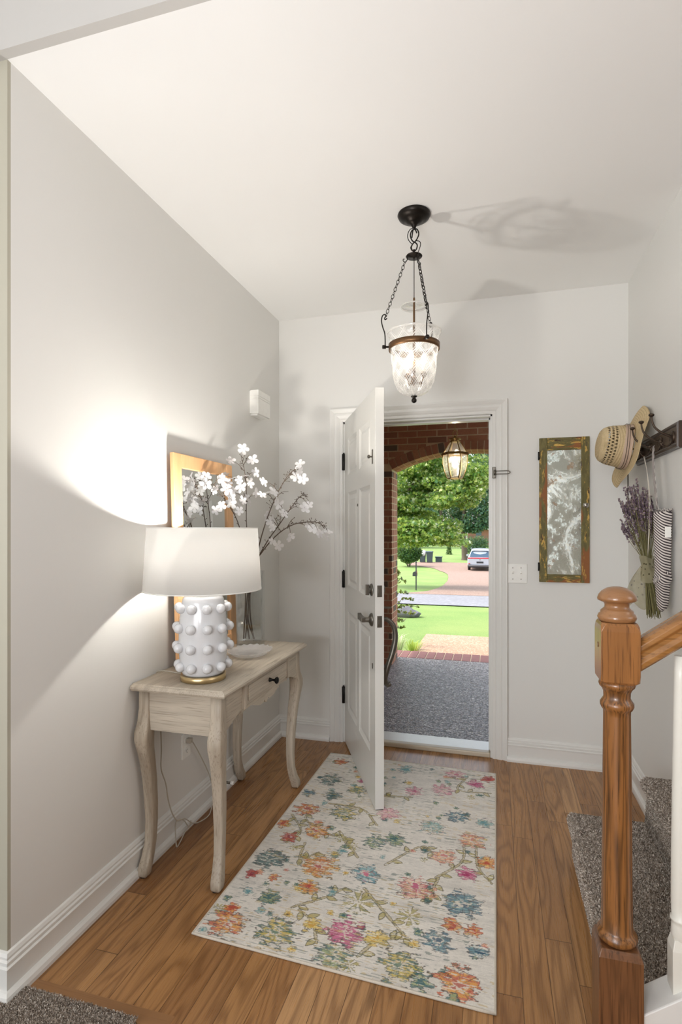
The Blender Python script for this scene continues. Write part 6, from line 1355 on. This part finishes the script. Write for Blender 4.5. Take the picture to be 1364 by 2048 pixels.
MB().rings([sec(y0c + d, *s_) for d, s_ in ((0.00, (.90, .42, .92, 1.02, .84)), (.05, (.95, .36, 1.0, 1.12, .82)), (.22, (.965, .30, 1.05, 1.52, .70)), (.42, (.97, .28, 1.06, 1.70, .68)), (1.2, (.975, .26, 1.05, 1.74, .68)), (2.4, (.975, .26, 1.02, 1.73, .68)), (3.1, (.97, .26, 1.0, 1.55, .66)), (3.7, (.965, .26, .98, 1.08, .80)), (4.4, (.95, .28, .92, .98, .80)), (4.75, (.86, .36, .78, .84, .74)))]).obj('car_body', M['car'], car, fix=True)
def quadpatch(name, pts, th_, mat): 
    vs = [(cxc + a, y0c + b_, zg + c) for a, b_, c in pts]; vs2 = [(x, y - th_, z + .004) for x, y, z in vs]; n = len(vs); b = MB().add(vs + vs2, [tuple(range(n)), tuple(reversed(range(n, 2 * n)))] + [(i, (i + 1) % n, n + (i + 1) % n, n + i) for i in range(n)]); return b.obj(name, mat, car)
quadpatch('rear_window', [(-.80, .055, 1.10), (.80, .055, 1.10), (.66, .275, 1.55), (-.66, .275, 1.55)], .03, M['carglass'])
quadpatch('roof_spoiler', [(-.66, .24, 1.60), (.66, .24, 1.60), (.66, .42, 1.71), (-.66, .42, 1.71)], .10, M['car'])
quadpatch('tail_light', [(-.94, .03, .965), (.94, .03, .965), (.92, .05, 1.065), (-.92, .05, 1.065)], .05, M['tail'])
MB().box((cxc - .93, y0c - .07, zg + .30), (cxc + .93, y0c + .12, zg + .50)).obj('rear_bumper', M['cartrim'], car, bev=.03)
MB().box((cxc - .90, y0c - .085, zg + .40), (cxc + .90, y0c - .06, zg + .46)).obj('bumper_strip', M['rim'], car, bev=.01)
MB().box((cxc - .26, y0c - .015, zg + .62), (cxc + .26, y0c + .01, zg + .76)).obj('license_plate', M['cartrim'], car)
MB().lathe([(.06, y0c - .005), (.06, y0c + .06)], (cxc, 0, zg + .90), 20, 'Y').obj('badge', M['rim'], car)
for sx in (-1, 1):
    MB().box((cxc + sx * 1.06 - .1, y0c + 2.75, zg + 1.02), (cxc + sx * 1.06 + .1, y0c + 2.86, zg + 1.18)).obj('wing_mirror', M['car'], car, bev=.03)
    MB().box((cxc + sx * .72 - .02, y0c + .6, zg + 1.72), (cxc + sx * .72 + .02, y0c + 2.5, zg + 1.775)).obj('roof_rail', M['rim'], car, bev=.01)
    MB().box((cxc + sx * .82 - .06, y0c - .09, zg + .56), (cxc + sx * .82 + .06, y0c + .0, zg + .62)).obj('reflector', M['tail'], car)
    for dy in (.95, 3.8):
        wh = MB().lathe([(.20, cxc + sx * .86 - .11), (.35, cxc + sx * .86 - .10), (.36, cxc + sx * .86), (.35, cxc + sx * .86 + .10), (.20, cxc + sx * .86 + .11)], (0, y0c + dy, zg + .36), 28, 'X').obj('wheel', M['tyre'], car)
        MB().lathe([(.21, cxc + sx * (.975)), (.19, cxc + sx * .98), (.05, cxc + sx * .96)], (0, y0c + dy, zg + .36), 20, 'X').obj('wheel_rim', M['rim'], wh)
quadpatch('side_window', [(-.975, .5, 1.09), (-.975, 2.9, 1.06), (-.72, 2.7, 1.56), (-.70, .6, 1.58)], .0, M['carglass'])
